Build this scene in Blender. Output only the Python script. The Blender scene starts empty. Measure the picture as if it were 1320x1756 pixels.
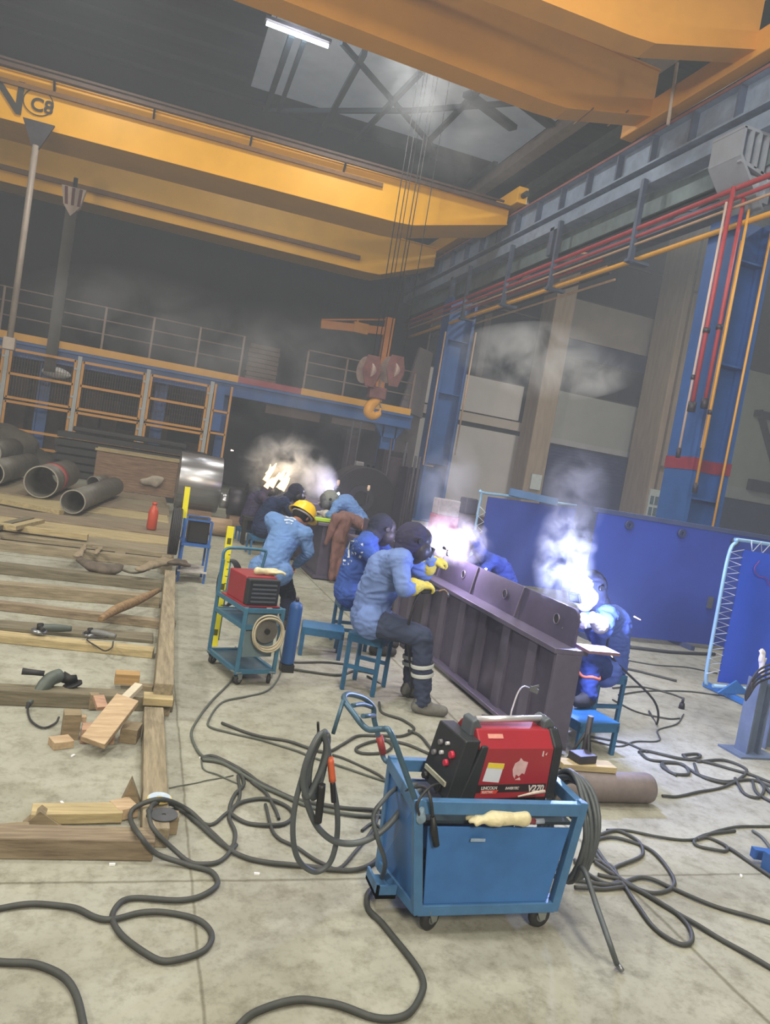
import bpy, bmesh, math, random
from mathutils import Vector, Matrix, Euler, noise
random.seed(7)
S = bpy.context.scene
COL = S.collection
PI = math.pi
def V(*a): return Vector(a if len(a) > 1 else a[0])

# ---------------------------------------------------------------- camera
EYE = Vector((0, 0, 1.7)); YAW, PITCH, ROLL, FPX = math.radians(18.0), math.radians(-3.57), math.radians(9.53), 1290.0
_f = Vector((math.sin(YAW)*math.cos(PITCH), math.cos(YAW)*math.cos(PITCH), math.sin(PITCH)))
_r = _f.cross(Vector((0, 0, 1))).normalized(); _u = _r.cross(_f)
CR = _r*math.cos(ROLL) + _u*math.sin(ROLL); CU = -_r*math.sin(ROLL) + _u*math.cos(ROLL)
cd = bpy.data.cameras.new('camera'); cam = bpy.data.objects.new('camera', cd); COL.objects.link(cam)
cd.sensor_fit = 'VERTICAL'; cd.sensor_height = 24.0; cd.lens = FPX/1756*24.0; cd.clip_start = .05; cd.clip_end = 200
cam.matrix_world = Matrix(((CR.x, CU.x, -_f.x, EYE.x), (CR.y, CU.y, -_f.y, EYE.y), (CR.z, CU.z, -_f.z, EYE.z), (0, 0, 0, 1)))
S.camera = cam
# ---------------------------------------------------------------- view, world, lights
S.view_settings.view_transform = 'Standard'; S.view_settings.look = 'None'
S.view_settings.gamma = 1; S.view_settings.use_curve_mapping = False
S.view_settings.exposure = 0.0
S.cycles.max_bounces = 6; S.cycles.diffuse_bounces = 3; S.cycles.glossy_bounces = 3; S.cycles.volume_bounces = 1
S.cycles.transparent_max_bounces = 12
S.cycles.use_denoising = True
S.cycles.sample_clamp_indirect = 6
S.cycles.volume_step_rate = 1.0; S.cycles.volume_max_steps = 256
w = bpy.data.worlds.new('world'); S.world = w; w.use_nodes = True
w.node_tree.nodes['Background'].inputs[0].default_value = (.60, .68, .80, 1)
w.node_tree.nodes['Background'].inputs[1].default_value = .10
wv = w.node_tree.nodes.new('ShaderNodeVolumeScatter'); wv.inputs['Color'].default_value = (.80, .88, 1.0, 1); wv.inputs['Density'].default_value = .0055
w.node_tree.links.new(wv.outputs[0], w.node_tree.nodes['World Output'].inputs['Volume'])
def area(name, loc, size, power, col, rot=(0, 0, 0), sy=None):
    d = bpy.data.lights.new(name, 'AREA'); d.energy = power; d.color = col; d.size = size
    if sy: d.shape = 'RECTANGLE'; d.size_y = sy
    o = bpy.data.objects.new(name, d); COL.objects.link(o); o.location = loc; o.rotation_euler = rot; return o
def point(name, loc, power, col, r=.03):
    d = bpy.data.lights.new(name, 'POINT'); d.energy = power; d.color = col; d.shadow_soft_size = r
    o = bpy.data.objects.new(name, d); COL.objects.link(o); o.location = loc; return o
WARM = (1.0, .98, .90)
for i, (x, y, e) in enumerate([(-3, 0, 300), (1.2, 2.3, 470), (4.5, -1, 260), (-3, 6, 330), (3.5, 6.5, 420), (-2.5, 17, 230), (4, 17, 300), (14, 18, 700), (15, 8, 500)]):
    area('high_bay_lamp', (x, y, 11.6 if y < 12 else 11.3), 1.0, e, WARM)
# first: unseen flood added to brighten crane and runway; second: hall lamp behind camera
area('unseen_floodlight', (-6.5, 3, 5.5), .9, 800, (1, .93, .80), (Vector((5, 13.5, 9.0))-Vector((-6.5, 3, 5.5))).to_track_quat('-Z', 'Y').to_euler())
area('unseen_floodlight', (0, -7, 7.0), 2.4, 1250, (1, .90, .72), (math.radians(68), 0, 0))
# welding arcs (positions reused by the builders below)
ARC_R = Vector((2.98, 4.33, .93)); ARC_M = Vector((2.62, 6.05, 1.03)); ARC_F = Vector((2.25, 12.2, 1.32)); ARC_G = Vector((2.95, 11.6, 1.12))
point('arc_light', ARC_R + Vector((.05, .0, .06)), 120, (.42, .50, 1.0), .03)
point('arc_light', ARC_M + Vector((0, 0, .06)), 40, (.80, .66, 1.0), .03)
point('arc_light', ARC_F + Vector((0, 0, .08)), 22, (1.0, .80, .55), .04)
point('arc_light', ARC_G + Vector((0, 0, .06)), 25, (.75, .68, 1.0), .03)
point('arc_light', (4.0, 6.2, 1.3), 75, (.50, .55, 1.0), .04)

# ---------------------------------------------------------------- photo pixel -> point in the place
def ray(x, y): return CR*((x-660)/FPX) + CU*(-(y-878)/FPX) + _f
def G(x, y, z=0.0):
    d = ray(x, y); return EYE + d*((z-EYE.z)/d.z)
def AY(x, y, Y):
    d = ray(x, y); return EYE + d*(Y/d.y)
def AX(x, y, X):
    d = ray(x, y); return EYE + d*(X/d.x)

# ---------------------------------------------------------------- materials
MATS = {}
def mat(name, col, rough=.6, metal=0.0, var=.25, scale=5.0, bump=.0, dark=None, stretch=None, emit=None, es=1.0, detail=4, spec=.4, grit=0.0):
    if name in MATS: return MATS[name]
    m = bpy.data.materials.new(name); m.use_nodes = True; nt = m.node_tree; N = nt.nodes; L = nt.links
    b = N['Principled BSDF']; b.inputs['Roughness'].default_value = rough; b.inputs['Metallic'].default_value = metal
    b.inputs['Specular IOR Level'].default_value = spec
    tc = N.new('ShaderNodeTexCoord'); mp = N.new('ShaderNodeMapping'); L.new(tc.outputs['Object'], mp.inputs[0])
    if stretch: mp.inputs['Scale'].default_value = stretch
    nz = N.new('ShaderNodeTexNoise'); nz.inputs['Scale'].default_value = scale; nz.inputs['Detail'].default_value = detail; nz.inputs['Roughness'].default_value = .62
    L.new(mp.outputs[0], nz.inputs['Vector'])
    rp = N.new('ShaderNodeValToRGB'); L.new(nz.outputs[0], rp.inputs[0])
    rp.color_ramp.elements[0].position = .32; rp.color_ramp.elements[1].position = .68
    dk = dark or tuple(c*(1-var) for c in col)
    rp.color_ramp.elements[0].color = (*dk, 1); rp.color_ramp.elements[1].color = (*col, 1)
    out = rp.outputs[0]
    if grit:
        n2 = N.new('ShaderNodeTexNoise'); n2.inputs['Scale'].default_value = scale*6; n2.inputs['Detail'].default_value = 6
        L.new(mp.outputs[0], n2.inputs['Vector'])
        mx = N.new('ShaderNodeMix'); mx.data_type = 'RGBA'; mx.blend_type = 'MULTIPLY'; mx.inputs[0].default_value = grit
        L.new(out, mx.inputs[6]); L.new(n2.outputs[0], mx.inputs[7]); out = mx.outputs[2]
    L.new(out, b.inputs['Base Color'])
    if bump:
        bp = N.new('ShaderNodeBump'); bp.inputs['Strength'].default_value = bump; bp.inputs['Distance'].default_value = .01
        L.new(nz.outputs[0], bp.inputs['Height']); L.new(bp.outputs[0], b.inputs['Normal'])
    if emit:
        b.inputs['Emission Color'].default_value = (*emit, 1); b.inputs['Emission Strength'].default_value = es
    MATS[name] = m; return m
def hexc(h):
    r = [int(h[i:i+2], 16)/255 for i in (0, 2, 4)]
    return tuple(c/12.92 if c <= .04045 else ((c+.055)/1.055)**2.4 for c in r)

# ---------------------------------------------------------------- mesh helpers
ORG = {}
class MB:
    def __init__(s): s.v = []; s.f = []; s.mi = []; s.sm = []; s.m = 0
    def add(s, vs, fs, smooth=False):
        n = len(s.v); s.v += [Vector(p) for p in vs]
        for f in fs: s.f.append([i+n for i in f]); s.mi.append(s.m); s.sm.append(smooth)
        return s
    def box(s, lo, hi):
        x0, y0, z0 = lo; x1, y1, z1 = hi
        return s.add([(x0,y0,z0),(x1,y0,z0),(x1,y1,z0),(x0,y1,z0),(x0,y0,z1),(x1,y0,z1),(x1,y1,z1),(x0,y1,z1)],
                     [(0,3,2,1),(4,5,6,7),(0,1,5,4),(1,2,6,5),(2,3,7,6),(3,0,4,7)])
    def obox(s, c, sz, M=None):
        # M: 3x3 rotation
        M = M or Matrix.Identity(3); hx, hy, hz = sz[0]/2, sz[1]/2, sz[2]/2; c = Vector(c)
        vs = [c + M @ Vector((x, y, z)) for x, y, z in [(-hx,-hy,-hz),(hx,-hy,-hz),(hx,hy,-hz),(-hx,hy,-hz),(-hx,-hy,hz),(hx,-hy,hz),(hx,hy,hz),(-hx,hy,hz)]]
        return s.add(vs, [(0,3,2,1),(4,5,6,7),(0,1,5,4),(1,2,6,5),(2,3,7,6),(3,0,4,7)])
    def bar(s, a, b, w, h, up=(0, 0, 1)):
        a = Vector(a); b = Vector(b); d = (b-a).normalized(); up = Vector(up)
        if abs(d.dot(up)) > .98: up = Vector((0, 1, 0))
        side = d.cross(up).normalized(); u = side.cross(d)
        vs = []
        for p in (a, b):
            for i, j in ((-1,-1),(1,-1),(1,1),(-1,1)): vs.append(p + side*(i*w/2) + u*(j*h/2))
        return s.add(vs, [(0,1,2,3),(7,6,5,4),(0,4,5,1),(1,5,6,2),(2,6,7,3),(3,7,4,0)])
    def cone(s, a, b, r0, r1=None, n=16, cap=True):
        r1 = r0 if r1 is None else r1; a = Vector(a); b = Vector(b); d = (b-a).normalized()
        q = d.to_track_quat('Z', 'Y').to_matrix()
        vs = [a + q @ Vector((r0*math.cos(2*PI*i/n), r0*math.sin(2*PI*i/n), 0)) for i in range(n)] + \
             [b + q @ Vector((r1*math.cos(2*PI*i/n), r1*math.sin(2*PI*i/n), 0)) for i in range(n)]
        s.add(vs, [(i, (i+1) % n, n+(i+1) % n, n+i) for i in range(n)], True)
        if cap:
            s.add(vs[:n], [tuple(reversed(range(n)))]); s.add(vs[n:], [tuple(range(n))])
        return s
    def ring(s, a, b, ro, ri, n=28):
        # a pipe with wall thickness
        a = Vector(a); b = Vector(b); q = (b-a).normalized().to_track_quat('Z', 'Y').to_matrix()
        C = lambda p, r: [p + q @ Vector((r*math.cos(2*PI*i/n), r*math.sin(2*PI*i/n), 0)) for i in range(n)]
        vs = C(a, ro)+C(b, ro)+C(a, ri)+C(b, ri)
        j = lambda i: (i+1) % n
        s.add(vs, [(i, j(i), n+j(i), n+i) for i in range(n)]+[(2*n+j(i), 2*n+i, 3*n+i, 3*n+j(i)) for i in range(n)], True)
        s.add(vs, [(j(i), i, 2*n+i, 2*n+j(i)) for i in range(n)]+[(n+i, n+j(i), 3*n+j(i), 3*n+i) for i in range(n)])
        return s
    def tube(s, pts, r, n=8, closed=False, rs=None):
        pts = [Vector(p) for p in pts]; m = len(pts); vs = []; up = None
        for i, p in enumerate(pts):
            d = (pts[min(i+1, m-1)] - pts[max(i-1, 0)]) if not closed else (pts[(i+1) % m]-pts[i-1])
            if d.length < 1e-9: d = Vector((0, 0, 1))
            d.normalize()
            if up is None: up = Vector((0, 0, 1)) if abs(d.z) < .9 else Vector((1, 0, 0))
            sd = d.cross(up).normalized(); up = sd.cross(d).normalized(); rr = rs[i] if rs else r
            for k in range(n):
                a = 2*PI*k/n; vs.append(p + (sd*math.cos(a) + up*math.sin(a))*rr)
        fs = []
        for i in range(m if closed else m-1):
            for k in range(n):
                a, b = i*n+k, i*n+(k+1) % n; c, d2 = ((i+1) % m)*n+(k+1) % n, ((i+1) % m)*n+k; fs.append((a, b, c, d2))
        s.add(vs, fs, True)
        if not closed:
            s.add(vs[:n], [tuple(reversed(range(n)))]); s.add(vs[-n:], [tuple(range(n))])
        return s
    def sph(s, c, r, sc=(1, 1, 1), M=None, nu=16, nv=10):
        M = M or Matrix.Identity(3); c = Vector(c); vs = []; fs = []
        for j in range(nv+1):
            t = PI*j/nv
            for i in range(nu):
                a = 2*PI*i/nu
                vs.append(c + M @ Vector((r*sc[0]*math.sin(t)*math.cos(a), r*sc[1]*math.sin(t)*math.sin(a), r*sc[2]*math.cos(t))))
        for j in range(nv):
            for i in range(nu): fs.append((j*nu+i, (j+1)*nu+i, (j+1)*nu+(i+1) % nu, j*nu+(i+1) % nu))
        return s.add(vs, fs, True)
    def lathe(s, a, axis, prof, n=20, cap=True):
        a = Vector(a); ax = Vector(axis).normalized(); q = ax.to_track_quat('Z', 'Y').to_matrix(); vs = []
        for r, h in prof:
            for i in range(n): vs.append(a + q @ Vector((r*math.cos(2*PI*i/n), r*math.sin(2*PI*i/n), h)))
        m = len(prof)
        s.add(vs, [(j*n+i, j*n+(i+1) % n, (j+1)*n+(i+1) % n, (j+1)*n+i) for j in range(m-1) for i in range(n)], True)
        if cap: s.add(vs[:n], [tuple(reversed(range(n)))]); s.add(vs[-n:], [tuple(range(n))])
        return s
    def prism(s, poly, off):
        # poly: list of 3D points (planar), extruded by vector off
        n = len(poly); off = Vector(off); a = [Vector(p) for p in poly]; b = [p+off for p in a]
        return s.add(a+b, [tuple(reversed(range(n))), tuple(range(n, 2*n))]+[(i, (i+1) % n, n+(i+1) % n, n+i) for i in range(n)])
    def mesh(s, name, mats, o=(0, 0, 0)):
        me = bpy.data.meshes.new(name); o = Vector(o)
        me.from_pydata([p-o for p in s.v], [], s.f)
        ml = mats if isinstance(mats, (list, tuple)) else [mats]
        for m in ml: me.materials.append(m)
        me.polygons.foreach_set('material_index', s.mi); me.polygons.foreach_set('use_smooth', s.sm)
        bm = bmesh.new(); bm.from_mesh(me); bmesh.ops.remove_doubles(bm, verts=bm.verts, dist=1e-6)
        bmesh.ops.recalc_face_normals(bm, faces=bm.faces); bm.to_mesh(me); bm.free()
        me.update(); return me
def bev(o, wd, seg=2):
    if wd:
        m = o.modifiers.new('bevel', 'BEVEL'); m.width = wd; m.segments = seg; m.limit_method = 'ANGLE'; m.angle_limit = math.radians(40)
    return o
def thing(name, label, cat, loc=(0, 0, 0), group=None, rz=0.0):
    o = bpy.data.objects.new(name, None); COL.objects.link(o); o.empty_display_size = .1; o.location = loc; o.rotation_euler = (0, 0, rz)
    o['label'] = label; o['category'] = cat; ORG[o.name] = Vector(loc)
    if group: o['group'] = group
    return o
def part(name, mb, m, parent, bevel=0, label=None, stuff=False):
    o = bpy.data.objects.new(name, mb.mesh(name, m, ORG[parent.name])); COL.objects.link(o); o.parent = parent
    ORG[o.name] = ORG[parent.name]; bev(o, bevel)
    if label: o['label'] = label
    if stuff: o['kind'] = 'stuff'
    return o
def solo(name, mb, m, label, cat, group=None, bevel=0, kind=None):
    xs = [p.x for p in mb.v]; ys = [p.y for p in mb.v]; zs = [p.z for p in mb.v]
    c = Vector(((min(xs)+max(xs))/2, (min(ys)+max(ys))/2, min(zs)))
    o = bpy.data.objects.new(name, mb.mesh(name, m, c)); COL.objects.link(o); o.location = c; ORG[o.name] = c; bev(o, bevel)
    if label: o['label'] = label
    if cat: o['category'] = cat
    if group: o['group'] = group
    if kind: o['kind'] = kind
    return o
def struct(name, mb, m, bevel=0, label=None): 
    o = solo(name, mb, m, label, None, bevel=bevel, kind='structure'); return o
def cr(pts, k=6, closed=False):
    # Catmull-Rom through points
    P = [Vector(p) for p in pts]; n = len(P); out = []
    for i in range(n if closed else n-1):
        p0 = P[i-1] if (i > 0 or closed) else P[0]*2-P[1]; p1 = P[i]; p2 = P[(i+1) % n]
        p3 = P[(i+2) % n] if (i+2 < n or closed) else P[-1]*2-P[-2]
        for j in range(k):
            t = j/k; out.append(.5*((2*p1)+(-p0+p2)*t+(2*p0-5*p1+4*p2-p3)*t*t+(-p0+3*p1-3*p2+p3)*t**3))
    if not closed: out.append(P[-1])
    return out
def text_part(name, body, size, origin, xdir, up, m, parent, ext=.001, bold=0, label=None, shear=0, kx=1.0):
    cu = bpy.data.curves.new('lettering', 'FONT'); cu.body = body; cu.size = size; cu.extrude = ext; cu.offset = bold; cu.shear = shear
    t = bpy.data.objects.new('lettering', cu); COL.objects.link(t)
    bpy.context.view_layer.update()
    me = bpy.data.meshes.new_from_object(t.evaluated_get(bpy.context.evaluated_depsgraph_get()))
    bpy.data.objects.remove(t); x = Vector(xdir).normalized(); u = Vector(up).normalized(); n = x.cross(u); o0 = Vector(origin)
    for vv in me.vertices: p = vv.co.copy(); vv.co = o0 + x*(p.x*kx) + u*p.y + n*p.z - ORG[parent.name]
    me.materials.clear(); me.materials.append(m); me.name = name
    o = bpy.data.objects.new(name, me); COL.objects.link(o); o.parent = parent; ORG[o.name] = ORG[parent.name]
    if label: o['label'] = label
    return o

# palette
YEL = mat('crane_yellow', hexc('e8ac24'), .42, 0, .12, 1.2, spec=.35)
ORA = mat('crane_orange', hexc('c98a3c'), .5, 0, .2, 2)
GIR = mat('runway_blue_grey', hexc('93a4be'), .5, .1, .3, 3, grit=.2)
GIRD = mat('runway_dark_blue', hexc('5c6a84'), .5, .1, .3, 3, grit=.2)
BLU = mat('column_blue', hexc('2f5b9c'), .45, 0, .2, 2.5)
BLUL = mat('column_light_blue', hexc('7d93b8'), .45, 0, .2, 2.5)
REDP = mat('pipe_red', hexc('b4434a'), .45, 0, .25, 4)
TANP = mat('pipe_tan', hexc('c4a184'), .5, 0, .25, 4)
YELP = mat('pipe_yellow', hexc('e0a43c'), .45, 0, .15, 4)
CONC = mat('column_concrete', hexc('a2907c'), .85, 0, .22, 2.2, bump=.2, stretch=(3, 3, .5))
CREAM = mat('wall_cream', hexc('c7c2c0'), .8, 0, .08, 1.5)
BEIGE = mat('wall_beige', hexc('a59b90'), .8, 0, .15, 1.5)
BLK = mat('black_paint', (.012, .012, .014), .5, 0, .3, 6)
RUB = mat('rubber_black', (.025, .025, .028), .6, 0, .3, 10)
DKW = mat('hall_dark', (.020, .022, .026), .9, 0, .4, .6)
STEEL = mat('steel_grey', hexc('8d8f93'), .38, .75, .25, 5)
DSTEEL = mat('steel_dark', hexc('4b4850'), .48, .55, .35, 3, bump=.1, grit=.3)
GLASS = mat('window_dark_glass', (.02, .022, .026), .08, 0, .2, 1, spec=.8)
WHITE = mat('white_plastic', (.75, .76, .76), .45, 0, .08, 5)
# ================================================================ THE SETTING
def floor_mat():
    m = bpy.data.materials.new('concrete_floor'); m.use_nodes = True; N = m.node_tree.nodes; L = m.node_tree.links; b = N['Principled BSDF']
    tc = N.new('ShaderNodeTexCoord'); geo = N.new('ShaderNodeNewGeometry')
    def nz(s, d, r=.6):
        n = N.new('ShaderNodeTexNoise'); n.inputs['Scale'].default_value = s; n.inputs['Detail'].default_value = d; n.inputs['Roughness'].default_value = r
        L.new(geo.outputs['Position'], n.inputs['Vector']); return n
    def ramp(src, a, ca, bb, cb):
        r = N.new('ShaderNodeValToRGB'); r.color_ramp.elements[0].position = a; r.color_ramp.elements[0].color = (*ca, 1)
        r.color_ramp.elements[1].position = bb; r.color_ramp.elements[1].color = (*cb, 1); L.new(src, r.inputs[0]); return r
    def mul(a, bq, f=1.0):
        x = N.new('ShaderNodeMix'); x.data_type = 'RGBA'; x.blend_type = 'MULTIPLY'; x.inputs[0].default_value = f
        L.new(a, x.inputs[6]); L.new(bq, x.inputs[7]); return x.outputs[2]
    base = ramp(nz(1.3, 5).outputs[0], .3, hexc('858478'), .7, hexc('9f9f93')).outputs[0]
    spot = ramp(nz(9, 8, .75).outputs[0], .36, (.62, .60, .56), .52, (1, 1, 1)).outputs[0]
    fine = ramp(nz(38, 4, .7).outputs[0], .30, (.72, .72, .70), .5, (1, 1, 1)).outputs[0]
    col = mul(mul(base, spot, .8), fine, .6); col = mul(col, ramp(nz(.9, 5, .65).outputs[0], .36, (.78, .76, .72), .50, (1, 1, 1)).outputs[0])  # last ramp: broad dark noise patches painted in for shadow smudges on the slab
    # the cut joints of the slab: one along X, one along Y, and a crack
    sep = N.new('ShaderNodeSeparateXYZ'); L.new(geo.outputs['Position'], sep.inputs[0])
    wob = nz(6, 3)
    def line(src, at, w):
        a = N.new('ShaderNodeMath'); a.operation = 'SUBTRACT'; L.new(src, a.inputs[0]); a.inputs[1].default_value = at
        w2 = N.new('ShaderNodeMath'); w2.operation = 'MULTIPLY_ADD'; L.new(wob.outputs[0], w2.inputs[0]); w2.inputs[1].default_value = .02; L.new(a.outputs[0], w2.inputs[2])
        c = N.new('ShaderNodeMath'); c.operation = 'ABSOLUTE'; L.new(w2.outputs[0], c.inputs[0])
        return ramp(c.outputs[0], w*.3, (.55, .53, .48), w, (1, 1, 1)).outputs[0]
    col = mul(col, line(sep.outputs[1], 2.82, .010)); col = mul(col, line(sep.outputs[0], 2.33, .014)); col = mul(col, line(sep.outputs[0], .40, .007))
    col = mul(col, line(sep.outputs[1], 9.2, .02))
    L.new(col, b.inputs['Base Color']); b.inputs['Roughness'].default_value = .82; b.inputs['Specular IOR Level'].default_value = .22
    bp = N.new('ShaderNodeBump'); bp.inputs['Strength'].default_value = .15; bp.inputs['Distance'].default_value = .004
    L.new(nz(38, 4, .7).outputs[0], bp.inputs['Height']); L.new(bp.outputs[0], b.inputs['Normal'])
    return m
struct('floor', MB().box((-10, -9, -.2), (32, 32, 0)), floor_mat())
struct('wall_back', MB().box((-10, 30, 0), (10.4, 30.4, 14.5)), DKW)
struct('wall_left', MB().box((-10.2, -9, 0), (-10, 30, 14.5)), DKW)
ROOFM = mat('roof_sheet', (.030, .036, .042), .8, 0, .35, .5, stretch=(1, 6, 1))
b = MB(); b.box((-10, -9, 14.2), (32, 32, 14.4))
for i in range(27): b.box((-10, -8+i*1.5, 14.05), (32, -7.85+i*1.5, 14.2))
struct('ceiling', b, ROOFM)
SKYL = mat('skylight_sheet', (.5, .55, .6), .6, 0, .3, .8, emit=(.36, .42, .50), es=.16)
q = [G(x, y, 13.6) for x, y in ((455, 195), (520, 60), (800, 90), (880, 150), (875, 300), (700, 250))]
struct('window_1', MB().prism([Vector((1.6, 20.2, 13.6)), Vector((11.0, 20.2, 13.6)), Vector((11.0, 27.2, 13.6)), Vector((1.6, 27.2, 13.6))], (0, 0, .06)), SKYL, label='dim translucent skylight sheet above the cranes')
# roof bracing under the skylight
TR = mat('truss_steel', hexc('3c4850'), .6, .2, .3, 2)
b = MB()
def zb(p, q_, w, z=12.6): b.bar(G(*p, z), G(*q_, z), w, .14)
for p, q_, w in (((458, 190), (700, 190), .10), ((700, 190), (890, 176), .10), ((500, 60), (455, 190), .16), ((522, 68), (478, 190), .12), ((625, 90), (552, 225), .16), ((585, 72), (745, 255), .10),
                 ((820, 155), (735, 242), .14), ((725, 120), (610, 240), .14), ((735, 240), (728, 310), .2), ((800, 160), (880, 220), .3), ((860, 150), (945, 215), .3), ((850, 280), (800, 320), .16)):
    zb(p, q_, w)
t = solo('roof_truss', b, TR, 'dark crossed steel roof bracing under the pale skylight between the two yellow cranes', 'roof truss')
b = MB(); b.box((10.2, 6, 12.3), (10.6, 30, 12.7)); 
solo('eaves_beam', b, mat('eaves_tan', hexc('a09288'), .7, 0, .2, 3), 'long pale tan beam running under the roof edge above the runway', 'beam')
b = MB(); b.box((11.2, 6, 11.9), (11.5, 30, 12.15)); b.box((11.9, 6, 11.2), (12.4, 30, 11.7))
solo('gutter_beam', b, mat('eaves_dark', hexc('55605f'), .7, 0, .3, 3), 'dark greenish beam below the pale eaves beam above the runway', 'beam')
# lamp tube
t = thing('tube_lamp', 'glowing white tube lamp hanging under the dark roof at the top of the photo', 'lamp', (2.2, 20.8, 12.4))
part('diffuser', MB().cone((1.37, 20.8, 12.45), (3.05, 20.9, 12.45), .055), mat('lamp_glow', (1, 1, 1), .4, emit=(.95, .98, 1.0), es=9), t)
part('housing', MB().bar((1.32, 20.8, 12.56), (3.1, 20.9, 12.56), .22, .08), DSTEEL, t)
part('hanger', MB().cone((1.6, 20.82, 12.6), (1.6, 20.82, 14.1), .012).cone((2.8, 20.88, 12.6), (2.8, 20.88, 14.1), .012), DSTEEL, t)
point('tube_lamp_light', (2.2, 20.6, 12.2), 260, (.85, .93, 1), .3)

# ---- the neighbouring bay seen past the runway columns: back wall at Y = 28
YW = 28.0
def zat(px, py): return AY(px, py, YW)
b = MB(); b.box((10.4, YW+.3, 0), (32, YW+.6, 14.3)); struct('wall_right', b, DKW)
def panel(nm, x0, x1, z0, z1, m, d=.2, y=YW): return struct(nm, MB().box((x0, y, z0), (x1, y+d, z1)), m)
panel('wall_infill_left', 9.6, 14.1, 4.35, 5.75, CREAM); panel('wall_infill_low', 9.6, 14.4, 0, 3.75, CREAM)
panel('trim_1', 9.6, 14.4, 3.93, 4.28, mat('trim_cream', hexc('b9afa6'), .7, 0, .1, 3), .34, YW-.14); panel('trim_2', 9.6, 14.4, 3.76, 3.93, BLK, .2)
panel('wall_infill_mid', 15.6, 20.4, 3.75, 5.9, mat('wall_grey_cream', hexc('a9aaa6'), .8, 0, .1, 1.5)); panel('wall_infill_upper', 15.6, 20.4, 8.1, 9.7, BEIGE)
panel('trim_3', 15.6, 20.4, 7.35, 8.05, mat('lintel_navy', hexc('2a3252'), .5, 0, .2, 3), .3, YW-.1)
panel('trim_4', 15.6, 20.4, 3.72, 3.95, mat('sill_pale', hexc('b4b4b6'), .7, 0, .1, 3), .3, YW-.1)
def win(nm, x0, x1, z0, z1, mull=()):
    w_ = struct(nm, MB().box((x0, YW+.12, z0), (x1, YW+.16, z1)), GLASS)
    f = MB()
    for a in (x0, x1-.06): f.box((a, YW+.05, z0), (a+.06, YW+.2, z1))
    for a in (z0, z1-.06): f.box((x0, YW+.05, a), (x1, YW+.2, a+.06))
    for a in mull: f.box((a, YW+.04, z0), (a+.28, YW+.2, z1))
    part('window_frame', f, mat('window_frame_brown', hexc('544a46'), .6, 0, .2, 4), w_)
win('window_2', 9.7, 14.4, 5.75, 8.6, (11.9,)); win('window_3', 15.6, 20.4, 5.9, 7.35, (16.3,)); win('window_4', 15.6, 20.4, 9.7, 11.6)
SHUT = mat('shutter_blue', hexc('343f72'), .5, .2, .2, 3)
def shutter(nm, x0, x1, z1):
    f = MB(); n = int(z1/.14)
    f.box((x0, YW+.1, 0), (x1, YW+.14, z1))
    for i in range(n): f.bar((x0, YW+.09, i*.14+.07), (x1, YW+.09, i*.14+.07), .05, .09)
    struct(nm, f, SHUT)
shutter('door_1', 15.8, 20.3, 3.7); shutter('door_2', 23.2, 31.0, 2.75)
GRN = mat('wall_green_white', hexc('a6b0a4'), .8, 0, .1, 1.5)
panel('wall_infill_far', 23.2, 31.5, 3.35, 8.6, GRN); panel('trim_5', 23.2, 31.5, 2.8, 3.35, mat('trim_pale', hexc('b2b7ba'), .7, 0, .1, 3), .3, YW-.1)
b = MB(); b.bar((25.8, YW-.2, 6.9), (27.5, YW-.2, 4.2), .22, .2, (0, 1, 0)); b.box((25.6, YW-.3, 6.6), (31, YW-.1, 6.9)); b.box((26.0, YW-.4, 3.3), (29.5, YW-.1, 3.8))
solo('wall_brace', b, BLK, 'dark slanted steel brace on the pale green wall at the right edge', 'brace')
# concrete columns
def ccol(x0, x1, y0, y1, label, stripe=False):
    b = MB(); b.box((x0, y0, 0), (x1, y1, 14.0)); b.box((x0-.12, y0-.1, 0), (x1+.12, y1+.02, .5))
    o = solo('concrete_column', b, CONC, label, 'column', bevel=.03); return o
c1 = ccol(14.1, 14.95, 26.6, 27.7, 'grey brown concrete column behind the smoke, left of the shuttered bay')
c2 = ccol(19.1, 20.2, 25.6, 27.3, 'broad brown concrete column just left of the red vertical pipes')
b = MB()
for x in (19.35, 19.9): b.box((x, 25.52, 1.2), (x+.06, 25.6, 12.5))
b.box((19.4, 25.45, 3.4), (19.8, 25.6, 3.48)); b.box((19.4, 25.45, 10.4), (19.8, 25.6, 10.46))
part('conduit', b, mat('conduit_brown', hexc('6f5f52'), .6, 0, .2, 4), c2)
part('notice', MB().box((19.15, 25.5, 1.3), (19.85, 25.58, 2.5)), mat('notice_paper', hexc('c9d3d4'), .7, 0, .15, 8), c2, label='pale notice sheets at the column foot')
b = MB()
for i in range(2):
    for j in range(3): b.box((19.2+j*.22, 25.47, 1.45+i*.45), (19.35+j*.22, 25.5, 1.78+i*.45))
part('notice_print', b, mat('notice_print', hexc('59707c'), .7, 0, .2, 9), c2)
part('notice', MB().box((14.35, 26.5, 1.7), (14.8, 26.58, 2.3)), mat('notice_paper', (.5, .5, .5)), c1, label='small notice sheet')
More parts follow.
